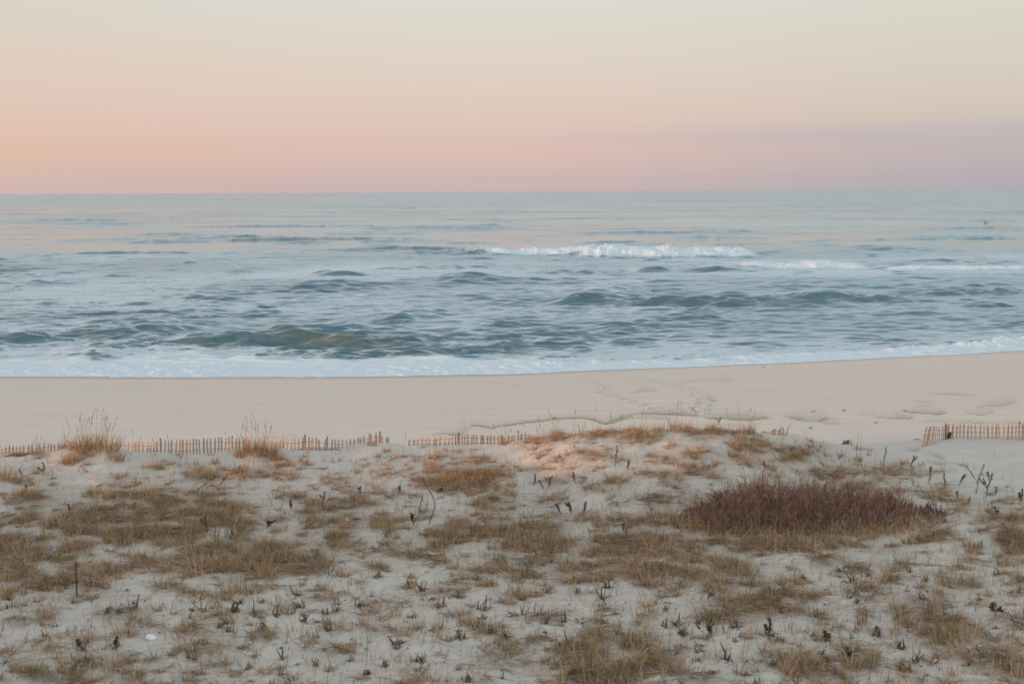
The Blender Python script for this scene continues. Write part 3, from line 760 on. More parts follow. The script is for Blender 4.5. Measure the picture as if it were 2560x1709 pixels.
# ------------------------------------------------------------------ clumps as things
def clump_mesh(seed, n, h, rad, pals, lean=.3, bendk=.5, width=.011, mat_n=0, stalks=0, wind=None):
    r = np.random.default_rng(seed); acc = Acc()
    rr = rad*np.sqrt(r.random(n)); a0 = r.uniform(0, 6.28, n)
    B = np.stack([rr*np.cos(a0), rr*np.sin(a0), -0.03-0*rr], -1)
    L = h*r.uniform(.25, 1.15, n)*r.uniform(.7, 1.15, n)
    l = np.abs(r.normal(0, lean, n)); a = a0+r.normal(0, .8, n)
    D = np.stack([np.sin(l)*np.cos(a), np.sin(l)*np.sin(a), np.cos(l)], -1)
    bd = r.uniform(0, bendk, n)
    bend = np.stack([np.cos(a)*bd, np.sin(a)*bd, -bd*.5], -1)
    if wind is not None: bend[:, 0] += wind*r.uniform(.3, 1, n)
    ch = r.integers(0, len(pals), n); C = np.zeros((n, 3))
    for i, p in enumerate(pals):
        m = ch == i; C[m] = pick(p, m.sum(), r)
    acc.add(*ribbons(B, D, L, r.uniform(.6, 1.2, n)*width, bend, C, r, 4))
    if mat_n:
        a = r.uniform(0, 6.28, mat_n); rr = rad*1.3*np.sqrt(r.random(mat_n))
        B = np.stack([rr*np.cos(a), rr*np.sin(a), .0+0*a], -1); a2 = a+r.normal(0, .6, mat_n)
        D = np.stack([np.cos(a2), np.sin(a2), r.uniform(.2, .8, mat_n)], -1); D /= np.linalg.norm(D, axis=1, keepdims=True)
        V, F, C = ribbons(B, D, h*r.uniform(.4, .9, mat_n), r.uniform(.004, .008, mat_n), np.stack([np.cos(a2)*.3, np.sin(a2)*.3, -r.uniform(.5, .9, mat_n)], -1), pick('mat', mat_n, r), r, 4)
        V[:, 2] = np.maximum(V[:, 2], .01); acc.add(V, F, C)
    for s in range(stalks):
        L = h*r.uniform(1.1, 1.9); a = r.uniform(0, 6.28); ll = r.uniform(.02, .22)
        D = np.array([[math.sin(ll)*math.cos(a), math.sin(ll)*math.sin(a), math.cos(ll)]]); B = np.array([[r.normal(0, rad*.4), r.normal(0, rad*.4), -.02]])
        be = np.array([[math.cos(a)*.12, math.sin(a)*.12, -.02]])
        acc.add(*ribbons(B, D, np.array([L]), np.array([.005]), be, pick('amber', 1, r)*.7, r, 4, taper=.3))
        # seed spike
        for q in np.linspace(.74, 1, 9):
            pt = B+D*L*q+be*L*q*q
            dd = D+r.normal(0, .18, (1, 3)); dd /= np.linalg.norm(dd)
            acc.add(*ribbons(pt, dd, np.array([.06]), np.array([.010]), np.zeros((1, 3)), pick('amber', 1, r)*.8, r, 2))
    return np.concatenate(acc.V), np.concatenate(acc.F), np.concatenate(acc.C)


def proto_meshes(name, specs):
    return [mesh_np(name, *(lambda t: (t[0], t[1]))(d), M_grass, {'tint': d[2]}, False, None, False) for d in [clump_mesh(**s) for s in specs]]


P_tall = proto_meshes('tall_grass_clump', [dict(seed=i, n=210, h=.50, rad=.27, pals=['amber', 'amber', 'straw', 'brown'], lean=.26, bendk=.35, stalks=7, width=.009) for i in range(4)])
P_amber = proto_meshes('amber_grass_clump', [dict(seed=10+i, n=90, h=.34, rad=.14, pals=['amber', 'straw'], lean=.3, bendk=.5, stalks=1) for i in range(4)])
P_straw = proto_meshes('straw_grass_clump', [dict(seed=20+i, n=110, h=.28, rad=.16, pals=['straw', 'straw', 'olive', 'mat'], lean=.42, bendk=.6, mat_n=70) for i in range(4)])
P_olive = proto_meshes('olive_grass_clump', [dict(seed=30+i, n=80, h=.30, rad=.10, pals=['olive', 'straw'], lean=.25, bendk=.5, mat_n=20) for i in range(3)])
P_mat = proto_meshes('matted_grass_clump', [dict(seed=40+i, n=45, h=.24, rad=.20, pals=['mat', 'brown', 'straw'], lean=.7, bendk=.8, mat_n=200) for i in range(4)])
P_silver = proto_meshes('silver_leaf_plant', [dict(seed=50+i, n=240, h=.10, rad=.20, pals=['silver'], lean=.7, bendk=.3, width=.012) for i in range(2)])
used_names = {}


def put(me, name, px, py, s=1.0, label=None, cat=None, group=None, sz=None, tilt=0.0, G=None):
    o = bpy.data.objects.new(name, me); COL.objects.link(o)
    o.location = Vector(G) if G is not None else gp(px, py)
    o.rotation_euler = (random.uniform(-tilt, tilt), random.uniform(-tilt, tilt), random.uniform(0, 6.28))
    o.scale = (s, s, sz if sz else s)
    return tag(o, label, cat, group)


# (px, py base, scale, label)
TALL = [(235, 1118, 1.15, 'rust-amber tall grass clump crowning the biggest tufted hummock at the left fence'),
        (200, 1124, 1.0, 'amber tall grass clump on the left shoulder of the big left hummock'),
        (268, 1128, 1.05, 'tall amber clump with high seed stalks on the right shoulder of the big left hummock'),
        (165, 1120, .7, 'shorter amber grass clump between the fence pickets and the big left hummock'),
        (180, 1160, .7, 'olive-amber grass clump standing below the big left hummock'),
        (290, 1150, .7, 'dry grass clump drooping down the right foot of the big left hummock'),
        (635, 1128, 1.05, 'tall amber grass clump with upright seed stalks on the second hummock along the left fence'),
        (668, 1138, .95, 'dense amber grass clump on the right of the second fence hummock'),
        (605, 1140, .8, 'amber grass clump on the left of the second fence hummock'),
        (692, 1150, .7, 'low amber grass clump trailing off the right end of the second fence hummock'),
        (5, 1200, 1.0, 'tall dry grass clump cut by the left edge of the picture'),
        (95, 1135, .55, 'thin amber grass clump with long stalks before the leftmost grey pickets'),
        (1395, 1090, .6, 'amber grass clump with leaning seed stalks at the left end of the long dune crest'),
        (1262, 1112, .55, 'amber grass clump with thin stalks in front of the middle fence pickets'),
        (1350, 1108, .55, 'amber grass clump hiding the last orange pickets of the middle fence'),
        (1690, 1070, .7, 'bright orange grass clump with high stalks on top of the long dune crest'),
        (1870, 1083, .6, 'olive grass clump at the right end of the long dune crest')]
for px, py, s, lb in TALL:
    put(random.choice(P_tall), 'tall_grass_clump', px, py, s, lb, 'grass clump', 'tall amber grass clumps on the dune crest', tilt=.06)
CL = [(932, 1112, .85, 'a', 'leaning amber grass clump on the small lit sand mound at the fence gap'),
      (968, 1128, .7, 'a', 'olive-amber grass clump just right of the small sand mound at the fence gap'),
      (945, 1142, .6, 'o', 'low grass clump at the foot of the small sand mound by the fence gap'),
      (400, 1172, .9, 'o', 'olive grass clump on pale sand between the two fence hummocks'),
      (430, 1160, .7, 'o', 'smaller olive grass clump right of the one between the two fence hummocks'),
      (300, 1195, 1.1, 's', 'broad straw grass clump below the big left hummock'),
      (540, 1160, .9, 'o', 'straw and olive grass clump left below the second fence hummock'),
      (760, 1160, .8, 'a', 'small amber clump on pale sand right of the second fence hummock'),
      (730, 1190, .9, 's', 'straw clump at the right end of the long tangle under the second hummock'),
      (1125, 1200, 1.1, 's', 'left straw clump of the round tussock in the centre of the dune'),
      (1165, 1192, 1.25, 's', 'middle straw clump of the round tussock in the centre of the dune'),
      (1210, 1195, 1.1, 's', 'right straw clump of the round tussock in the centre of the dune'),
      (1145, 1225, 1.0, 'm', 'front matted clump of the round tussock in the centre of the dune'),
      (1120, 1355, 1.2, 's', 'spiky straw clump behind the grey-green leafy plant'),
      (1285, 1350, 1.2, 'o', 'yellow-green grass clump right behind the grey-green leafy plant'),
      (1345, 1355, 1.1, 'o', 'olive grass clump two steps right of the grey-green leafy plant'),
      (1580, 1610, 1.25, 'o', 'thick upright olive-tipped tussock standing alone on bare sand at lower centre right'),
      (1562, 1590, 1.1, 'o', 'back half of the thick olive tussock at lower centre right'),
      (1420, 1610, .9, 'o', 'small olive clump left of the thick olive tussock'),
      (2545, 1345, 1.6, 's', 'big drooping grass clump at the right edge level with the red thicket'),
      (2375, 1535, 1.5, 'm', 'steep matted clump like a little sand cliff near the lower right'),
      (2320, 1500, 1.1, 'm', 'matted clump left of the little sand cliff at lower right'),
      (1720, 1070, .9, 'a', 'orange grass clump on the highest point of the dune crest'),
      (1590, 1078, .8, 'a', 'amber grass clump on the crest left of its highest point'),
      (1640, 1074, .75, 'a', 'orange-brown grass clump just left of the highest point of the crest'),
      (1775, 1078, .85, 'a', 'brown-amber grass clump on the crest right of its highest point'),
      (1530, 1085, .7, 'a', 'amber grass clump half way along the rising left part of the crest'),
      (1460, 1092, .7, 'a', 'amber grass clump low on the rising left part of the crest'),
      (1980, 1130, .9, 'o', 'olive grass clump on the falling right shoulder of the dune'),
      (2025, 1105, .6, 'o', 'olive clump where the crest shoulder meets the beach behind'),
      (2060, 1140, .7, 'a', 'amber clump on the right shoulder above the thicket'),
      (2145, 1155, .8, 'o', 'dark olive clump with thin spikes right of the dune shoulder'),
      (2262, 1162, .8, 'o', 'olive spiky clump on the sand edge below the right fence'),
      (2100, 1142, .7, 's', 'straw clump on the right shoulder between two olive clumps'),
      (1840, 1120, .8, 'a', 'amber clump on the sand slope under the crest at right'),
      (1735, 1145, .7, 'o', 'olive clump on the open slope above the thicket, left'),
      (1640, 1465, .8, 's', 'straw clump in the long dark grass streak at lower right centre'),
      (1850, 1500, 1.3, 'm', 'darkest matted clump in the tangle under the thicket'),
      (1950, 1520, 1.3, 'm', 'matted clump at the right end of the tangle under the thicket'),
      (1790, 1540, 1.2, 'm', 'matted clump at the left end of the tangle under the thicket'),
      (2040, 1670, 1.4, 'm', 'wide matted clump at the bottom edge right of centre'),
      (2130, 1675, 1.2, 'o', 'olive-centred clump in the bottom tangle right of centre'),
      (1500, 1690, 1.5, 'm', 'wide matted clump at the bottom edge in the centre'),
      (1400, 1700, 1.2, 'm', 'matted clump at the left end of the bottom centre tangle'),
      (1610, 1660, 1.2, 'm', 'matted clump at the right end of the bottom centre tangle'),
      (1250, 1650, 1.1, 'm', 'small matted clump left of the bottom centre tangle'),
      (280, 1650, 1.2, 'm', 'dark matted clump at lower left beneath the white shell'),
      (160, 1690, 1.4, 'm', 'wide matted clump in the bottom left corner'),
      (370, 1700, 1.2, 'm', 'matted clump at the bottom edge right of the bottom left corner'),
      (280, 1535, 1.0, 'm', 'brown matted clump right of the rusty rod'),
      (310, 1590, 1.0, 's', 'straw clump left of the white shell'),
      (620, 1480, 1.2, 's', 'pale yellow straw clump at left centre on the edge of bare sand'),
      (550, 1500, 1.0, 's', 'straw clump left of the pale yellow one at left centre'),
      (820, 1490, 1.0, 'm', 'matted brown clump on bare sand left of centre'),
      (65, 1545, 1.1, 'm', 'matted brown clump at the left edge beneath the rusty rod'),
      (2500, 1660, 1.4, 'm', 'wide matted clump in the bottom right corner'),
      (2400, 1600, 1.2, 's', 'straw clump in the tangle above the orange shell')]
KIND = {'a': (P_amber, 'amber_grass_clump'), 's': (P_straw, 'straw_grass_clump'), 'o': (P_olive, 'olive_grass_clump'), 'm': (P_mat, 'matted_grass_clump')}
for px, py, s, k, lb in CL:
    put(random.choice(KIND[k][0]), KIND[k][1], px, py, s, lb, 'grass clump', 'separate grass clumps on the dune', tilt=.08, sz=s*random.uniform(.8, 1.0) if k != 'm' else s*.7)
# unnamed clumps: alike, share a label
rp = np.random.default_rng(77)
S = sample_px(260, rp, 1.2); S = S[(S[:, 1] > 1110) & (S[:, 1] < 1700)]
Gs = ground(S[:, 0], S[:, 1]); cnt = 0
for (px, py), g in zip(S, Gs):
    if g[1] > 33.8 or cnt >= 170 or (px > 2150 and py < 1215): continue
    cnt += 1
    k = 'a' if (py < 1130 and random.random() < .7) else random.choice('sssommo')
    s = random.uniform(.55, 1.05)
    put(random.choice(KIND[k][0]), KIND[k][1], px, py, s, {'a': 'small amber grass clump high on the dune among others like it', 's': 'straw coloured grass clump among many alike on the dune', 'o': 'olive tinged grass clump among many alike on the dune', 'm': 'flattened brown grass clump among many alike on the dune'}[k], 'grass clump', {'a': 'small amber clumps', 's': 'straw clumps', 'o': 'olive clumps', 'm': 'flattened brown clumps'}[k], tilt=.1, G=g, sz=s*(.6 if k == 'm' else 1))
# grey-green leafy plants
for px, py, s, lb in [(1270, 1400, 1.3, 'grey-green leafy plant spreading on the sand at centre'), (1230, 1390, 1.1, 'left end of the spread of grey-green leaves at centre'), (1320, 1405, 1.1, 'right end of the spread of grey-green leaves at centre'),
                      (1000, 1378, .9, 'small grey-green plant left of the main grey-green spread'), (2060, 1352, 1.0, 'grey-green plant in the grass in front of the red thicket'), (2000, 1345, .9, 'smaller grey-green plant at the foot of the red thicket'),
                      (150, 1372, 1.0, 'grey-green plant in the grass above the rusty rod'), (680, 1390, 1.0, 'grey-green plant at left centre in the grass mat'), (1680, 1425, .8, 'grey-green plant in the long dark streak right of centre')]:
    put(random.choice(P_silver), 'silver_leaf_plant', px, py, s, lb, 'plant', 'grey-green leafy plants')


# ------------------------------------------------------------------ brown stubs
def stub_mesh(seed):
    r = np.random.default_rng(seed); acc = Acc(); n = r.integers(2, 12)
    paths = []; rad = []; cs = []
    kind = seed % 4
    for i in range(n):
        a = r.uniform(0, 6.28); l = abs(r.normal(.1, .3 if kind else .8)); L = r.uniform(.03, .15)*(1 if seed % 3 else .6); b = np.array([r.normal(0, .022), r.normal(0, .022), -.03])
        d = np.array([math.sin(l)*math.cos(a), math.sin(l)*math.sin(a), math.cos(l)])
        k = r.normal(0, .015, 3)
        paths.append([b, b+d*L*.5+k, b+d*(L+.03)]); R = r.uniform(.005, .010); rad.append([R*1.2, R, R*.45]); cs.append(pick('brown', 1, r)[0]*.9)
    tubes(acc, paths, rad, cs, 4)
    m = int(r.integers(10, 46)); a = r.uniform(0, 6.28, m); D = np.stack([np.cos(a), np.sin(a), r.uniform(.1, 1.5, m)], -1); D /= np.linalg.norm(D, axis=1, keepdims=True)
    acc.add(*ribbons(np.tile([[0, 0, -.01]], (m, 1))+r.normal(0, .02, (m, 3))*[1, 1, 0], D, r.uniform(.05, .13, m), r.uniform(.005, .011, m), np.stack([np.cos(a), np.sin(a), -1+0*a], -1)*.4, pick('brown', m, r), r, 3))
    return acc.build('grass_stub', M_grass, link=False, smooth=False)


P_stub = [stub_mesh(300+i) for i in range(14)]
STUBX = [(560, 1560), (575, 1580), (590, 1530), (600, 1510), (720, 1535), (740, 1490), (745, 1520), (760, 1555), (800, 1555), (812, 1535), (845, 1528), (690, 1540), (655, 1540), (635, 1535), (605, 1625), (700, 1650), (660, 1575), (480, 1655),
         (325, 1520), (110, 1590), (205, 1625), (1055, 1480), (1075, 1500), (1022, 1465), (1150, 1495), (1100, 1520), (1125, 1540), (1205, 1525), (1285, 1545), (1305, 1540), (1190, 1570), (1230, 1580), (1095, 1575), (995, 1610), (900, 1515),
         (1055, 1655), (1060, 1685), (1150, 1600), (1350, 1540), (1410, 1555), (1450, 1558), (1365, 1560), (1540, 1535), (1500, 1500), (1515, 1470), (1265, 1595), (1410, 1620), (1690, 1560), (1170, 1700), (1710, 1590), (1760, 1600),
         (1836, 1570), (1925, 1590), (2040, 1545), (2060, 1550), (2155, 1560), (2035, 1590), (2070, 1605), (2250, 1620), (2500, 1530), (2550, 1570), (2310, 1500), (2100, 1430), (2130, 1460), (2170, 1440), (2240, 1430), (2440, 1375), (2450, 1370),
         (2525, 1480), (2550, 1475), (2400, 1460), (2490, 1440), (2190, 1590), (2140, 1630), (1810, 1650), (1930, 1665), (2265, 1680), (2290, 1660), (2320, 1655), (1770, 1690), (1860, 1690), (820, 1580), (850, 1620), (480, 1640), (430, 1640)]
rs = np.random.default_rng(88)
q = np.stack([rs.uniform(-40, 2600, 900), rs.uniform(1430, 1720, 900)], -1)
keep = (rs.random(900) < np.clip(.15+.9*vnoise(q[:, 0]/120, q[:, 1]/60, 5)-.25*(q[:, 0] < 450), 0, 1))
q = q[keep][:190]
allst = np.concatenate([np.array(STUBX, float), q]); Gs = ground(allst[:, 0], allst[:, 1])
for i, g in enumerate(Gs):
    s = random.uniform(1.0, 1.6) if i < len(STUBX) else random.uniform(.45, 1.1)
    o = put(P_stub[i % 14], 'grass_stub', 0, 0, s, 'dark brown broken grass stub sticking out of the bare foreground sand' if i < len(STUBX) else 'small brown grass stub poking out of the sand among many alike', 'grass stub', 'large dark grass stubs' if i < len(STUBX) else 'small grass stubs', tilt=.15, G=g)


# ------------------------------------------------------------------ dead weeds (seaside goldenrod)
def weed(px, py, hpx, dxpx, label, seed, curve=0.0, leafy=1.0, wide=.035, branches=0, pal='weed'):
    g = gp(px, py); r = np.random.default_rng(seed)
    sc_ = FPX/g.y; H = hpx/sc_*1.03; DX = dxpx/sc_
    root = empty('dead_weed', g); tag(root, label, 'dead weed', 'dead weeds on the dune')
    t = np.linspace(0, 1, 9)
    P = np.stack([DX*t+curve*np.sin(t*np.pi)+.02*H*np.sin(t*9+seed), .06*H*np.sin(t*3+seed), H*t-.03], -1)
    acc = Acc(); tubes(acc, [P], [np.linspace(.009, .004, 9)], [pick(pal, 1, r)[0]], 5)
    ends = [P]
    for b in range(branches):
        i = r.integers(2, 6); a = r.uniform(-1, 1); L = H*r.uniform(.3, .55)
        q = P[i]+np.linspace(0, 1, 5)[:, None]*np.array([a*.8, r.normal(0, .3), 1.0])[None]*L; tubes(acc, [q], [np.linspace(.006, .003, 5)], [pick(pal, 1, r)[0]], 4); ends.append(q)
    acc.build('stem', M_twig, root, smooth=True)
    acc2 = Acc()
    for E in ends:
        n = int(len(E)*9*leafy)+6
        tt = r.uniform(.25, 1, n)**.8*(len(E)-1); i = np.minimum(tt.astype(int), len(E)-2); f = (tt-i)[:, None]
        B = E[i]*(1-f)+E[i+1]*f; D, a = updir(n, r, 1.0); D[:, 2] = np.abs(D[:, 2])
        acc2.add(*ribbons(B, D, r.uniform(.4, 1.3, n)*wide, r.uniform(.012, .022, n)*.8, np.stack([np.cos(a)*.4, np.sin(a)*.4, -.7+0*a], -1), pick(pal, n, r), r, 2))
    acc2.build('withered_leaf', M_grass, root)
    return root


WD = [(1073, 1310, 120, -18, 'long dark S-curved dead weed stem, tallest left of centre', .16, 1.0, 0), (1045, 1300, 60, 12, 'dark seed-topped dead weed just left of the long S-curved stem', 0, 1.3, 0), (1035, 1315, 35, -8, 'squat dark weed heap at the foot of the S-curved stem', 0, 2.5, 2),
      (1535, 1168, 56, 6, 'slender dark dead weed high on the dune right of centre', .03, 1.2, 0), (1570, 1178, 32, 2, 'short knobbly dead weed right of the slender high one', 0, 1.6, 0), (1412, 1160, 26, -14, 'thin dead weed leaning left on the high slope', 0, .8, 0),
      (1335, 1215, 32, 4, 'short dark weed left of the forked pair on the mid slope', 0, 1.8, 0), (1362, 1222, 26, -16, 'left arm of the V-shaped weed pair on the mid slope', 0, 1.5, 0), (1368, 1222, 34, 12, 'right arm of the V-shaped weed pair on the mid slope', 0, 1.8, 0), (1440, 1212, 32, -8, 'dark bent weed right of the V-shaped pair', 0, 1.6, 0),
      (1408, 1292, 36, -18, 'leaning dark weed at the left of the lower weed group', 0, 2.2, 1), (1430, 1285, 30, -8, 'bushy dark weed in the middle of the lower weed group', 0, 2.8, 2), (1458, 1290, 38, 6, 'upright dark weed at the right of the lower weed group', 0, 2.5, 0),
      (998, 1234, 24, 2, 'small dark weed on pale sand left of the round tussock', 0, 1.6, 1), (898, 1235, 22, 4, 'pair-stemmed dark weed far left of the S-curved stem', 0, 1.4, 1), (1092, 1230, 10, 16, 'small dark twiggy weed against the left foot of the round tussock', 0, 1.5, 2),
      (101, 1186, 34, 6, 'curled dark weed beneath the big left hummock', .06, 2.0, 1), (57, 1190, 22, -8, 'small dark weed near the left edge below the fence', 0, 1.2, 0), (596, 1176, 14, 4, 'tiny dark weed on the pale sand of the second hummock', 0, 3.0, 0), (225, 1180, 20, -26, 'thin leaning stick on the sand below the big left hummock', 0, .3, 0),
      (483, 1238, 36, 40, 'arching dark weed stem across the sand above the left grass mat', -.05, 1.4, 0), (545, 1212, 24, 22, 'right branch of the arching dark weed above the left grass mat', 0, 1.0, 1), (177, 1290, 34, -6, 'dark upright weed in the left grass mat', 0, 2.0, 0), (65, 1225, 18, 0, 'rough dark weed tuft near the left edge', 0, 1.4, 0),
      (730, 1275, 30, -4, 'dark weed on the sand edge right of the left grass mat', 0, 1.6, 1), (805, 1265, 40, 8, 'forked dark weed left of the S-curved stem', 0, 1.6, 1), (520, 1330, 42, -8, 'red-brown weed in the left grass mat by the twiggy shrub', 0, 1.6, 1),
      (660, 1320, 24, 30, 'black-brown collapsed weed right of the small twiggy red shrub', 0, 2.6, 3), (1558, 1330, 30, 2, 'short dark weed between the lower weed group and the thicket', 0, 1.2, 0),
      (2210, 1165, 52, 4, 'pale thin seed-topped weed on the sand edge below the right fence', 0, 1.0, 0), (2275, 1170, 34, 10, 'brown drooping-headed weed on the dune edge right of the thicket top', 0, 1.6, 1), (2320, 1212, 46, 6, 'leaning dark-headed weed left in the right-hand weed row', 0, 1.3, 1),
      (2362, 1225, 44, -2, 'dark-headed weed second in the right-hand weed row', 0, 1.8, 0), (2395, 1215, 30, 18, 'brown feathery weed bending right in the right-hand weed row', 0, 1.8, 1), (2438, 1235, 78, 20, 'tallest seed-headed weed in the right-hand weed row', 0, 1.6, 1), (2465, 1243, 64, 14, 'broad many-headed weed right of the tallest in the row', 0, 2.0, 3),
      (2488, 1240, 28, 2, 'short dark weed behind the broad many-headed one', 0, 1.5, 0), (2548, 1262, 44, 8, 'dark weed close to the right edge of the picture', 0, 1.8, 2), (2390, 1250, 26, 4, 'curled dark weed in front of the right-hand row', 0, 2.2, 0), (2495, 1290, 24, -10, 'dark curled weed on open sand near the right edge', 0, 2.0, 1),
      (1795, 1062, 22, 6, 'dark branching weed on the right part of the dune crest', 0, 1.0, 2), (2420, 1262, 20, 4, 'small dark weed in the middle of the right-hand sand', 0, 1.4, 0), (1907, 1205, 60, 3, 'red-brown weed rising above the left top of the thicket', 0, 1.4, 0), (1565, 1345, 26, 2, 'small upright stub-like weed left of the thicket', 0, 1.0, 0),
      (290, 1625, 40, 4, 'dark spiky dead weed left below the white shell', 0, 2.4, 1), (200, 1620, 24, -6, 'short spiky weed in the lower left', 0, 1.6, 1), (915, 1690, 14, 6, 'reddish dead weed heap at the bottom edge left of centre', 0, 4.0, 4), (2490, 1540, 42, -8, 'black-brown bristly dead weed on bare sand at lower right', 0, 3.0, 4), (2130, 1650, 40, -14, 'dark branching twig in the bottom tangle right of centre', 0, 1.0, 3),
      (1925, 1590, 52, -2, 'furry upright dark weed stub in the lower right centre', 0, 3.2, 1), (2195, 1590, 30, -4, 'furry brown weed stub between bare patches at lower right', 0, 2.6, 0), (1780, 1590, 28, -12, 'black-brown bristly clump of weed at lower right centre', 0, 3.4, 3), (2075, 1600, 30, -16, 'rolled dark weed pile left of the furry weed stub', 0, 3.6, 2)]
for i, (px, py, h, dx, lb, cu, lf, br) in enumerate(WD):
    weed(px, py, h, dx, lb, 500+i, cu, lf, branches=br)
# hair-thin lone stalks
for px, py, h, lb in [(915, 1670, 82, 'hair-thin lone stalk above the reddish weed heap at the bottom'), (2140, 1150, 70, 'lone thin stalk on the dune edge right of the shoulder'), (2150, 1150, 66, 'second lone thin stalk right beside the other on the shoulder'), (262, 1600, 50, 'thin leaning stalk left of the white shell')]:
    g = gp(px, py); acc = Acc(); H = h/(FPX/g.y)
    tubes(acc, [[(0, 0, -.03), (.02, 0, H*.5), (random.uniform(-.06, .06), 0, H)]], [[.004, .0035, .003]], [(.2, .13, .08)], 4)
    o = acc.build('dry_stalk', M_twig); o.location = g; tag(o, lb, 'stalk')


for i, (px, py, h, dx) in enumerate([(1400, 1085, 75, -30), (1430, 1085, 60, 10), (1465, 1082, 40, -4), (1480, 1078, 52, 8), (1500, 1080, 70, -12), (1535, 1076, 58, -10), (1548, 1078, 40, 6), (1600, 1073, 60, 8), (1620, 1072, 48, -6), (1668, 1070, 66, 10), (1690, 1070, 90, 6), (1705, 1070, 72, -3), (1722, 1071, 58, 14), (1745, 1072, 50, -8), (1822, 1076, 55, -6), (1850, 1080, 70, -4), (1868, 1082, 62, 10), (1888, 1086, 58, -2),
                                     (335, 1128, 55, -4), (357, 1132, 38, -6), (378, 1132, 40, 4), (425, 1136, 48, -6), (95, 1138, 55, -4), (108, 1138, 35, 4), (20, 1140, 28, 3), (585, 1122, 46, -26), (1250, 1110, 50, -18), (1268, 1110, 40, 12), (1340, 1100, 60, 8), (1360, 1100, 48, -14), (1318, 1102, 46, -10), (772, 1132, 30, 3), (1010, 1112, 44, 6)]):
    g = gp(px, py)
    if g.y > 37: g = gp(px, py+12)
    k = FPX/g.y; H = h*1.0/k; DX = dx/k; r = np.random.default_rng(700+i); acc = Acc()
    t = np.linspace(0, 1, 7); P = np.stack([DX*t**1.5, .03*t, H*t-.02], -1); tubes(acc, [P], [np.linspace(.0035, .0022, 7)], [pick("amber", 1, r)[0]*.9], 4)
    tt = r.uniform(.72, 1, 12)*6; ii = np.minimum(tt.astype(int), 5); B = P[ii]+(P[ii+1]-P[ii])*(tt-ii)[:, None]; D, a = updir(12, r, .25)
    acc.add(*ribbons(B, D, r.uniform(.03, .07, 12), r.uniform(.006, .012, 12), np.zeros((12, 3)), pick('amber', 12, r)*.8, r, 2))
    o = acc.build('seed_stalk', M_grass); o.location = g; tag(o, 'thin seed-tipped grass stalk standing on the dune crest against the beach among others like it', 'stalk', 'thin seed stalks along the dune crest')


# ------------------------------------------------------------------ twiggy shrubs
def shrub(name, label, px0, px1, prof, base, depth, seed, n_stem, pal, n_twig, cat='shrub'):
    """prof: list (px, py_top); base: list (px, py_base)"""
    r = np.random.default_rng(seed)
    cx = (px0+px1)/2; cb = np.interp(cx, [b[0] for b in base], [b[1] for b in base]); g0 = gp(cx, cb)
    root = empty(name, g0); tag(root, label, cat)
    o0 = np.array(g0)
    pxs = r.uniform(px0, px1, n_stem); dep = r.uniform(0, 1, n_stem)
    bpy_ = np.interp(pxs, [b[0] for b in base], [b[1] for b in base])
    G = ground(pxs, bpy_)
    e = np.sqrt(np.clip(1-((pxs-cx)/((px1-px0)/2))**2, .02, 1))
    G[:, 1] += dep*depth*e; G[:, 2] = hz(G[:, 0], G[:, 1])
    top = np.interp(pxs, [b[0] for b in prof], [b[1] for b in prof])
    # height such that the crown reaches the outline half way back, dome-shaped through its depth
    ray = pxray(pxs, top); Yt = G[:, 1]; zt_ = HCAM+ray[:, 2]*((G[:, 1]-dep*depth*e)+depth*.5*e)/ray[:, 1]
    dome = 1-0.9*np.abs(dep-.5)**2*2.2
    H = np.maximum((zt_-G[:, 2])*dome*(.5+.62*r.random(n_stem)**.8), .12)
    acc = Acc(); paths = []; rad = []; cs = []
    TB = []; TD = []; TL = []
    for i in range(n_stem):
        a = r.uniform(0, 6.28); outx = (pxs[i]-cx)/((px1-px0)/2)
        P = [G[i]+[0, 0, -.05]]; d = np.array([.35*outx+.5*math.cos(a), .5*math.sin(a), 1.0]); d /= np.linalg.norm(d); k = 6
        for s in range(k):
            P.append(P[-1]+d*H[i]*1.0/k); d = d+r.normal(0, .17, 3); d[2] = abs(d[2])+.2; d /= np.linalg.norm(d)
        P = np.array(P)-o0; paths.append(P); rad.append(np.linspace(.010, .003, k+1)); cs.append(pick('bark' if r.random() < .5 else pal, 1, r)[0])
        for s in range(n_twig):
            t = r.uniform(.15, 1)**.75*k; j = min(int(t), k-1); q = P[j]+(P[j+1]-P[j])*(t-j)
            dd = np.array([r.normal(0, .75), r.normal(0, .75), r.uniform(.35, 1.3)]); dd /= np.linalg.norm(dd)
            TB.append(q); TD.append(dd); TL.append(H[i]*r.uniform(.08, .30))
    tubes(acc, paths, rad, cs, 4); acc.build('branch', M_twig, root, smooth=True)
    TB = np.array(TB); TD = np.array(TD); TL = np.array(TL); n = len(TB)
    acc = Acc(); acc.add(*ribbons(TB, TD, TL, r.uniform(.005, .009, n), r.normal(0, .2, (n, 3))+[0, 0, .25], pick(pal, n, r), r, 3, taper=.6))
    # side sprigs
    m = n*2; k = r.integers(0, n, m); tt = r.uniform(.3, .95, m)[:, None]; B = TB[k]+TD[k]*TL[k][:, None]*tt
    D = TD[k]+r.normal(0, .6, (m, 3)); D /= np.linalg.norm(D, axis=1, keepdims=True)
    acc.add(*ribbons(B, D, TL[k]*r.uniform(.25, .6, m), r.uniform(.003, .006, m), np.zeros((m, 3))+[0, 0, .15], pick(pal, m, r)*1.1, r, 2, taper=.6))
    acc.build('twig', M_twig, root)
    return root, G, o0


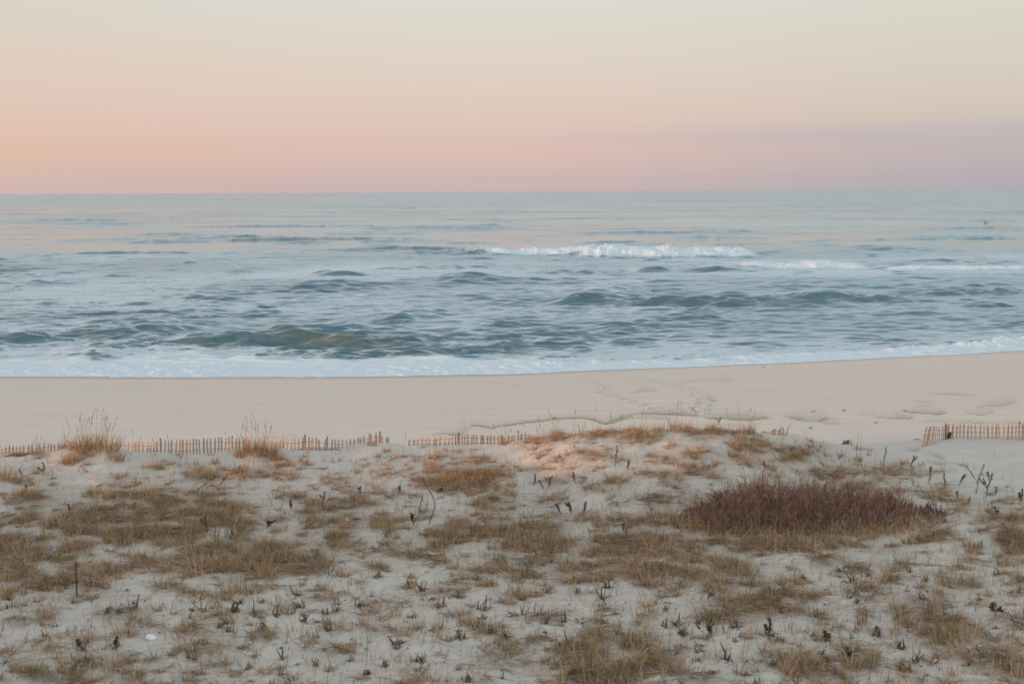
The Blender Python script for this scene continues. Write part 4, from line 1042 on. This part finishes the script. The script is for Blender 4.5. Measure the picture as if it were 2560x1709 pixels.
root, G, o0 = shrub('leafless_thicket', 'wide domed leafless red-brown thicket on the sand at right', 1690, 2365,
                    [(1680, 1300), (1745, 1266), (1790, 1238), (1840, 1216), (1880, 1203), (1920, 1195), (2000, 1193), (2100, 1197), (2200, 1206), (2250, 1218), (2280, 1240), (2310, 1262), (2345, 1285)],
                    [(1715, 1322), (1780, 1336), (1850, 1344), (1950, 1346), (2060, 1341), (2150, 1330), (2250, 1326), (2345, 1308)], 2.1, 901, 1000, 'maroon', 17)
# dry grass growing through the thicket foot
r = np.random.default_rng(5); pxs = r.uniform(1700, 2290, 1500); pys = np.interp(pxs, [1700, 1850, 1950, 2290], [1325, 1343, 1345, 1325])+r.normal(-3, 7, 1500)
Gf = ground(pxs, pys); n = len(Gf); D, a = updir(n, r, .8); bd = r.uniform(.2, .9, n)
acc = Acc(); acc.add(*ribbons(Gf-o0, D, r.uniform(.12, .5, n), r.uniform(.005, .009, n), np.stack([np.cos(a)*bd, np.sin(a)*bd, -.6*bd], -1), pick('amber', n, r)*.9, r, 5))
o = acc.build('tangled_dry_grass', M_grass, root); o['label'] = 'pale arching dry grass along the foot of the thicket'
shrub('small_twiggy_shrub', 'small red-brown twiggy shrub fanning up from the left grass mat', 530, 600, [(530, 1300), (560, 1288), (600, 1300)], [(530, 1352), (600, 1352)], .25, 902, 16, 'maroon', 6)
shrub('dark_bristly_shrub', 'dark bristly low shrub just off the right end of the thicket', 2305, 2362, [(2305, 1250), (2330, 1238), (2362, 1260)], [(2305, 1290), (2362, 1295)], .3, 903, 26, 'weed', 12)


# ------------------------------------------------------------------ snow fences
def fence(name, label, spec, pitch_px, tilt_fn=None, lean0=0.0, wire_h=(.30, .14), top_jit=.022, seed=1, post_px=()):
    """spec: list of (px, py_top, Y, py_base)"""
    r = random.Random(seed)
    xs = [s[0] for s in spec]
    Yat = lambda p: float(np.interp(p, xs, [s[2] for s in spec]))
    g0 = pxray(np.array([xs[0]], float), np.array([spec[0][3]], float))[0]; b0 = Vector((g0[0]*Yat(xs[0])/g0[1], Yat(xs[0]), HCAM+g0[2]*Yat(xs[0])/g0[1]))
    root = empty(name, b0); tag(root, label, 'fence')
    p = xs[0]; tops = []; k = 0; pts = []
    while p <= xs[-1]:
        Yp = Yat(p); t = pxray(np.array([p], float), np.array([np.interp(p, xs, [s[1] for s in spec])]))[0]; b = pxray(np.array([p], float), np.array([np.interp(p, xs, [s[3] for s in spec])]))[0]
        zt_ = HCAM+t[2]*Yp/t[1]+r.uniform(-top_jit, top_jit); zb_ = HCAM+b[2]*Yp/b[1]
        Xp = b[0]*Yp/b[1]; Y2 = Yat(p+3); X2 = b[0]*Y2/b[1]+3*Yp/FPX
        ang = math.atan2(Y2-Yp, X2-Xp)
        zg = min(float(hz(np.array([Xp]), np.array([Yp]))[0]), zb_)-.12
        pts.append((p, Xp, Yp, zb_, zt_, zg, ang)); p += (pitch_px(p) if callable(pitch_px) else pitch_px)*r.uniform(.88, 1.12)
    for (p, Xp, Yp, zb_, zt_, zg, ang) in pts:
        L = zt_-zg; w = .047*r.uniform(.9, 1.1)/2; d = .009/2
        ln = (tilt_fn(p) if tilt_fn else 0)+r.gauss(0, .045)
        v = []
        for z in (0, L*.5, L*.985, L):
            ww = w*(1 if z < L*.98 else .8); wob = r.gauss(0, .0015)
            for sx, sy in ((-1, -1), (1, -1), (1, 1), (-1, 1)):
                v.append((sx*ww+wob, sy*d, z))
        f = [(0, 3, 2, 1), (12, 13, 14, 15)]
        for q_ in range(3):
            for j in range(4): f.append((q_*4+j, q_*4+(j+1) % 4, q_*4+4+(j+1) % 4, q_*4+4+j))
        c, s = math.cos(ang), math.sin(ang)
        V = np.array(v); V[:, 0] += V[:, 2]*ln
        X_ = V[:, 0]*c-V[:, 1]*s; Y_ = V[:, 0]*s+V[:, 1]*c
        V = np.stack([X_+Xp-b0.x, Y_+Yp-b0.y, V[:, 2]+zg-b0.z], -1)
        redder = vnoise(np.array([p*.03]), np.array([seed*1.0]), 9)[0]
        ca = np.array((.44, .32, .27)); cb = np.array((.60, .33, .22)); cc_ = (ca*(1-redder)+cb*redder)*r.uniform(.75, 1.2)
        mesh_np('picket', V, np.array(f), M_wood, {'tint': np.tile(cc_, (len(V), 1))}, False, root)
    # twisted wires woven across the pickets
    for hgt in wire_h:
        P = np.array([(q_[1]-b0.x, q_[2]-b0.y-.010, min(q_[4]-.03, q_[3]+hgt*(q_[4]-q_[3])/.42+.012*math.sin(q_[0]*.05))-b0.z) for q_ in pts]); acc = Acc()
        tubes(acc, [P], [np.full(len(P), .0035)], [(.10, .09, .085)], 4); acc.build('wire', M_wood, root)
    for pp in post_px:
        q_ = min(pts, key=lambda t: abs(t[0]-pp)); acc = Acc()
        P = np.array([(q_[1]-b0.x, q_[2]+.03-b0.y, q_[5]-b0.z), (q_[1]-b0.x, q_[2]+.03-b0.y, q_[4]+.05-b0.z)])
        tubes(acc, [P], [np.array([.018, .018])], [(.16, .11, .085)], 6); acc.build('post', M_wood, root)
    return root


# plan zig-zags between posts: stretches coming towards us on the right catch the sun, the others do not
FL = [(-160, 1119, 35.6, 1150), (0, 1117, 35.25, 1142), (14, 1116, 35.2, 1141), (125, 1108, 35.9, 1138), (170, 1108, 35.9, 1136), (385, 1103, 35.15, 1140), (395, 1102, 35.15, 1140), (440, 1098, 35.5, 1140), (480, 1097, 35.65, 1138), (582, 1093, 36.0, 1136), (640, 1096, 35.8, 1136),
      (700, 1097, 35.55, 1136), (765, 1092, 35.25, 1136), (772, 1094, 35.2, 1136), (855, 1099, 35.6, 1134), (905, 1094, 35.8, 1126), (932, 1082, 35.85, 1114), (945, 1082, 35.9, 1114), (977, 1094, 35.75, 1118)]
fence('snow_fence', 'longest wire-bound picket fence running along the beach at left', FL, 9.2, lambda p: .05 if 390 < p < 500 else (.02 if p < 900 else -.05), seed=3, post_px=(405, 582, 765, 820, 948))
FM = [(1024, 1097, 35.9, 1118), (1060, 1095, 35.85, 1118), (1100, 1090, 35.6, 1117), (1138, 1087, 35.35, 1117), (1146, 1086, 35.3, 1119), (1200, 1087, 35.6, 1117), (1270, 1088, 35.9, 1112), (1300, 1083, 36.0, 1104), (1306, 1080, 36.0, 1102), (1345, 1089, 35.8, 1102), (1420, 1097, 35.5, 1106), (1520, 1100, 35.2, 1110)]
fence('snow_fence', 'short middle run of pickets starting right of the fence gap', FM, lambda p: 9.8 if p < 1140 else (7.8 if p < 1270 else 9.0), lambda p: .08 if p < 1140 else 0.0, seed=4, post_px=(1150, 1295))
FR0 = [(1885, 1082, 34.6, 1092), (1920, 1077, 34.9, 1090), (1962, 1065, 35.3, 1092)]
fence('snow_fence', 'short stub of thin pickets showing behind the right end of the dune crest', FR0, 4.6, None, seed=5)
FR = [(2304, 1069, 34.5, 1099), (2322, 1065, 34.6, 1098), (2350, 1066, 35.1, 1095), (2364, 1065, 35.3, 1094), (2370, 1058, 35.4, 1091), (2440, 1060, 35.25, 1091), (2560, 1060, 35.0, 1090), (2760, 1060, 34.7, 1090)]
fence('snow_fence', 'orange-lit picket fence on the smooth sand at the right edge', FR, lambda p: 5.4 if p < 2366 else 9.9, lambda p: .28*max(0, 1-(p-2304)/60) if p < 2366 else 0.0, seed=6, post_px=(2366, 2553))


# ------------------------------------------------------------------ single small things
def lathe_shell(name, label, px, py, R, h, mat, cat, squash=.8, ridges=0, rz=0.3, tilt=.3):
    g = gp(px, py); V = []; F = []; nr, na = 10, 28
    for side in (1, .86):
        for i in range(nr+1):
            t = i/nr; rr = R*math.sin(t*math.pi/2)*(1 if side == 1 else .95); zz = h*math.cos(t*math.pi/2)*side
            for j in range(na):
                a = 2*math.pi*j/na; q_ = rr*(1+.04*math.cos(a*ridges) if ridges else 1)
                off = -.35*R*(1-t)
                V.append((q_*math.cos(a), q_*math.sin(a)*squash+off, zz+.004*math.sin(t*26)))
    m = (nr+1)*na
    for s in range(2):
        for i in range(nr):
            for j in range(na):
                F.append((s*m+i*na+j, s*m+i*na+(j+1) % na, s*m+(i+1)*na+(j+1) % na, s*m+(i+1)*na+j))
    for j in range(na): F.append((nr*na+j, nr*na+(j+1) % na, m+nr*na+(j+1) % na, m+nr*na+j))
    o = mesh_np(name, V, F, mat, None, True); o.location = g; o.rotation_euler = (tilt, .1, rz); tag(o, label, cat)
    return o


M_shell = solid('shell_white', (.78, .79, .78), .45, .1, 14); M_orange = solid('shell_orange', (.62, .27, .10), .5, .3, 9); M_pale = solid('shell_blue_grey', (.30, .34, .42), .5, .2, 20)
lathe_shell('clam_shell', 'large white clam shell lying on bare sand at lower left', 377, 1598, .082, .035, M_shell, 'shell', .8, 0, .2, .35)
lathe_shell('clam_shell', 'small white shell in the grass left above the rusty rod', 88, 1398, .035, .015, M_shell, 'shell', .8, 0, 1.1, .2)
lathe_shell('scallop_shell', 'orange scallop shell propped on bare sand at lower right', 2386, 1645, .06, .025, M_orange, 'shell', .95, 14, 0.1, 1.1)
lathe_shell('mussel_shell', 'blue-grey mussel shell in the litter at centre left', 1097, 1377, .055, .03, M_pale, 'shell', .5, 0, .5, .2)
g = gp(192, 1496); H = 96/(FPX/g.y); acc = Acc()
tubes(acc, [[(0, 0, -.15), (0.003, 0, H*.3), (0, 0.002, H*.6), (0.002, 0, H*.97), (.002, 0, H)]], [[.011, .011, .0105, .0105, .008]], [(.06, .032, .026)], 8)
o = acc.build('rusty_rod', attr_mat('rust', .8, .3, .5, 30), smooth=True); o.location = g; tag(o, 'thin upright rusty metal rod in the sand at lower left', 'metal rod')
# driftwood: stumps and boards
M_drift = solid('dark_driftwood', (.12, .085, .07), .85, .5, 30)


def wood_piece(name, label, px, py, pieces, mat=M_drift, cat='driftwood', tint=(.12, .085, .07)):
    g = gp(px, py); acc = Acc()
    for P, R in pieces: tubes(acc, [np.array(P)], [np.array(R)], [tint], 7)
    o = acc.build(name, mat, smooth=True); o.location = g; tag(o, label, cat); return o


wood_piece('driftwood_stump', 'dark broken driftwood stump on the beach between dune shoulder and right fence', 2116, 1111,
           [([(-.13, 0, 0), (-.06, 0, .05), (.0, 0, .04), (.09, 0, .05)], [.02, .03, .03, .02]), ([(-.05, 0, -.05), (-.06, 0, .08), (-.09, 0, .13)], [.03, .025, .01]), ([(.05, 0, -.05), (.05, 0, .09), (.08, 0, .14)], [.03, .025, .01]), ([(-.02, .02, .05), (.02, .02, .10), (.05, 0, .11)], [.02, .02, .012])])
wood_piece('broken_picket', 'lone short broken picket beside the dark driftwood stump', 2127, 1112, [([(0, 0, -.05), (0, 0, .06), (-.01, 0, .13)], [.016, .016, .014])], solid('picket_orange', (.36, .25, .18), .8), 'picket')
wood_piece('driftwood_branch', 'dark driftwood branch lying before the leftmost pickets', 48, 1142, [([(-.35, 0, .0), (-.15, 0, .05), (.05, 0, .03), (.3, .1, .05), (.5, .1, .08)], [.01, .03, .035, .02, .01]), ([(-.1, 0, .04), (.0, -.1, .08), (.1, -.1, .06)], [.02, .025, .01]), ([(0.05, 0, .03), (.2, -.05, .0), (.35, -.05, -.02)], [.02, .02, .01])])
wood_piece('driftwood_branch', 'dark stick lying at the left foot of the right fence', 2292, 1101, [([(-.12, 0, .02), (0, 0, .03), (.13, 0, .01)], [.006, .012, .007])])
for px, py, l_, lb in [(225, 1236, .25, 'dark driftwood stick on the sand above the left grass mat'), (560, 1238, .22, 'dark stick at the left end of the tangle below the second hummock'), (690, 1232, .22, 'dark stick at the right end of the tangle below the second hummock'), (1072, 1393, .35, 'dark bent stick in the litter under the mussel shell'), (2112, 1460, .14, 'short dark wood chip on bare sand at right')]:
    wood_piece('driftwood_stick', lb, px, py, [([(-l_/2, 0, .01), (-l_*.1, .03, .04), (l_*.2, 0, .02), (l_/2, .02, .03)], [.006, .014, .012, .006])])
# dark plastic crate remnant wedged at the fence corner
import bmesh
g = pxray(np.array([2373.]), np.array([1091.]))[0]; yy = 35.25; P = Vector((g[0]*yy/g[1], yy, HCAM+g[2]*yy/g[1]))
bm = bmesh.new()
bmesh.ops.create_cube(bm, size=1); bmesh.ops.scale(bm, vec=(.09, .06, .16), verts=bm.verts)
bmesh.ops.bevel(bm, geom=bm.edges[:], offset=.012, segments=2, affect='EDGES')
for v in bm.verts: v.co.x += .01*math.sin(v.co.z*30); v.co.z += .01*math.sin(v.co.x*40)
me = bpy.data.meshes.new('dark_sack'); bm.to_mesh(me); bm.free(); me.materials.append(solid('black_cloth', (.025, .023, .025), .7))
o = bpy.data.objects.new('dark_sack', me); COL.objects.link(o); o.location = P+Vector((0, 0, .03)); tag(o, 'small black sack at the corner post of the right fence', 'sack')
# green weed scraps on the beach
for px, py, lb in [(2027, 1071, 'tiny green seaweed scrap on the beach behind the dune shoulder'), (2188, 1058, 'tiny green seaweed scrap on the beach left of the right fence'), (2033, 1030, 'green seaweed scrap at the dark damp sand edge'), (2110, 1028, 'dark seaweed scrap higher on the beach at right'), (2262, 1028, 'dark seaweed dot on the middle of the right beach'), (1910, 918, 'dark seaweed dot on the sand close to the water'), (1385, 1046, 'dark seaweed strip on the damp line at centre')]:
    g = gp(px, py); acc = Acc(); r = np.random.default_rng(int(px)); n = 16; D, a = updir(n, r, 1.2)
    V, F, C = ribbons(np.zeros((n, 3))+r.normal(0, .03, (n, 3))*[1.5, .5, 0], D, r.uniform(.03, .08, n), r.uniform(.01, .02, n), np.zeros((n, 3)), np.tile([[.05, .09, .03]], (n, 1))*(1 if 'green' in lb else .5), r, 2)
    V[:, 2] = np.abs(V[:, 2]); acc.add(V, F, C); o = acc.build('seaweed_scrap', M_grass); o.location = g; tag(o, lb, 'seaweed')


# ------------------------------------------------------------------ birds over the sea
M_bird = solid('dark_plumage', (.045, .045, .05), .7)


def bird_mesh(flap, name='sea_bird'):
    V = []; F = []
    n = 9; k = 8
    for i in range(n):
        t = i/(n-1); x = -.22+.44*t; rr = .055*math.sin(math.pi*min(1, t*.92+.06))**.8+.004
        if t > .8: rr = .028*(1-(t-.8)/.2)+.004
        z = .01*math.sin(t*3)
        for j in range(k): a = 2*math.pi*j/k; V.append((x, rr*math.cos(a), z+rr*.8*math.sin(a)))
    for i in range(n-1):
        for j in range(k): F.append((i*k+j, i*k+(j+1) % k, (i+1)*k+(j+1) % k, (i+1)*k+j))
    for s in (-1, 1):
        b = len(V)
        st = [(0, .0, .10, .0), (.16, .14*flap, .11, .01), (.34, .24*flap, .08, -.02), (.52, .27*flap, .02, -.07)]
        for (y, z, ch, xo) in st:
            for dz in (.006, -.006):
                V.append((xo+ch/2+.02, s*(y+.03), z+.02+dz)); V.append((xo-ch/2+.02, s*(y+.03), z+.02+dz))
        for i in range(3):
            o_ = b+i*4
            F += [(o_, o_+1, o_+5, o_+4), (o_+2, o_+6, o_+7, o_+3), (o_, o_+4, o_+6, o_+2), (o_+1, o_+3, o_+7, o_+5)]
        F += [(b+12, b+13, b+15, b+14)]
    b = len(V); V += [(-.20, .02, .0), (-.20, -.02, .0), (-.33, -.05, .005), (-.33, .05, .005), (-.2, .02, -.01), (-.2, -.02, -.01), (-.33, -.05, -.003), (-.33, .05, -.003)]
    F += [(b, b+1, b+2, b+3), (b+4, b+7, b+6, b+5), (b, b+3, b+7, b+4), (b+1, b+5, b+6, b+2), (b+2, b+6, b+7, b+3)]
    return mesh_np(name, V, F, M_bird, None, True, None, False)


def bird(me, px, py, Yd, rz, sc_, label, group=None, roll=0):
    r_ = pxray(np.array([px], float), np.array([py], float))[0]
    o = bpy.data.objects.new('sea_bird', me); COL.objects.link(o); o.location = (r_[0]*Yd/r_[1], Yd, HCAM+r_[2]*Yd/r_[1]); o.rotation_euler = (roll, 0, rz); o.scale = (sc_,)*3
    tag(o, label, 'bird', group)


b1_ = bird_mesh(1.5); b2_ = bird_mesh(.4); b3_ = bird_mesh(-.5)
bird(b1_, 2464, 560, 170, .5, 1.0, 'dark bird flying low over the water near the right edge', roll=.2)
bird(b2_, 427, 544, 260, .2, .8, 'lone tiny bird above the far water at left')
bird(b1_, 713, 483, 300, .2, .6, 'tiny bird right at the horizon left of centre')
for i, (px, py) in enumerate([(993, 519), (999, 521), (1004, 523), (1009, 522), (1014, 521), (1019, 523), (1023, 520), (1028, 521), (1033, 520), (1037, 522)]):
    bird([b1_, b2_, b3_][i % 3], px, py, 330+i, .1, .75, 'tiny dark bird in a loose line low above the far sea', 'line of far-off birds')
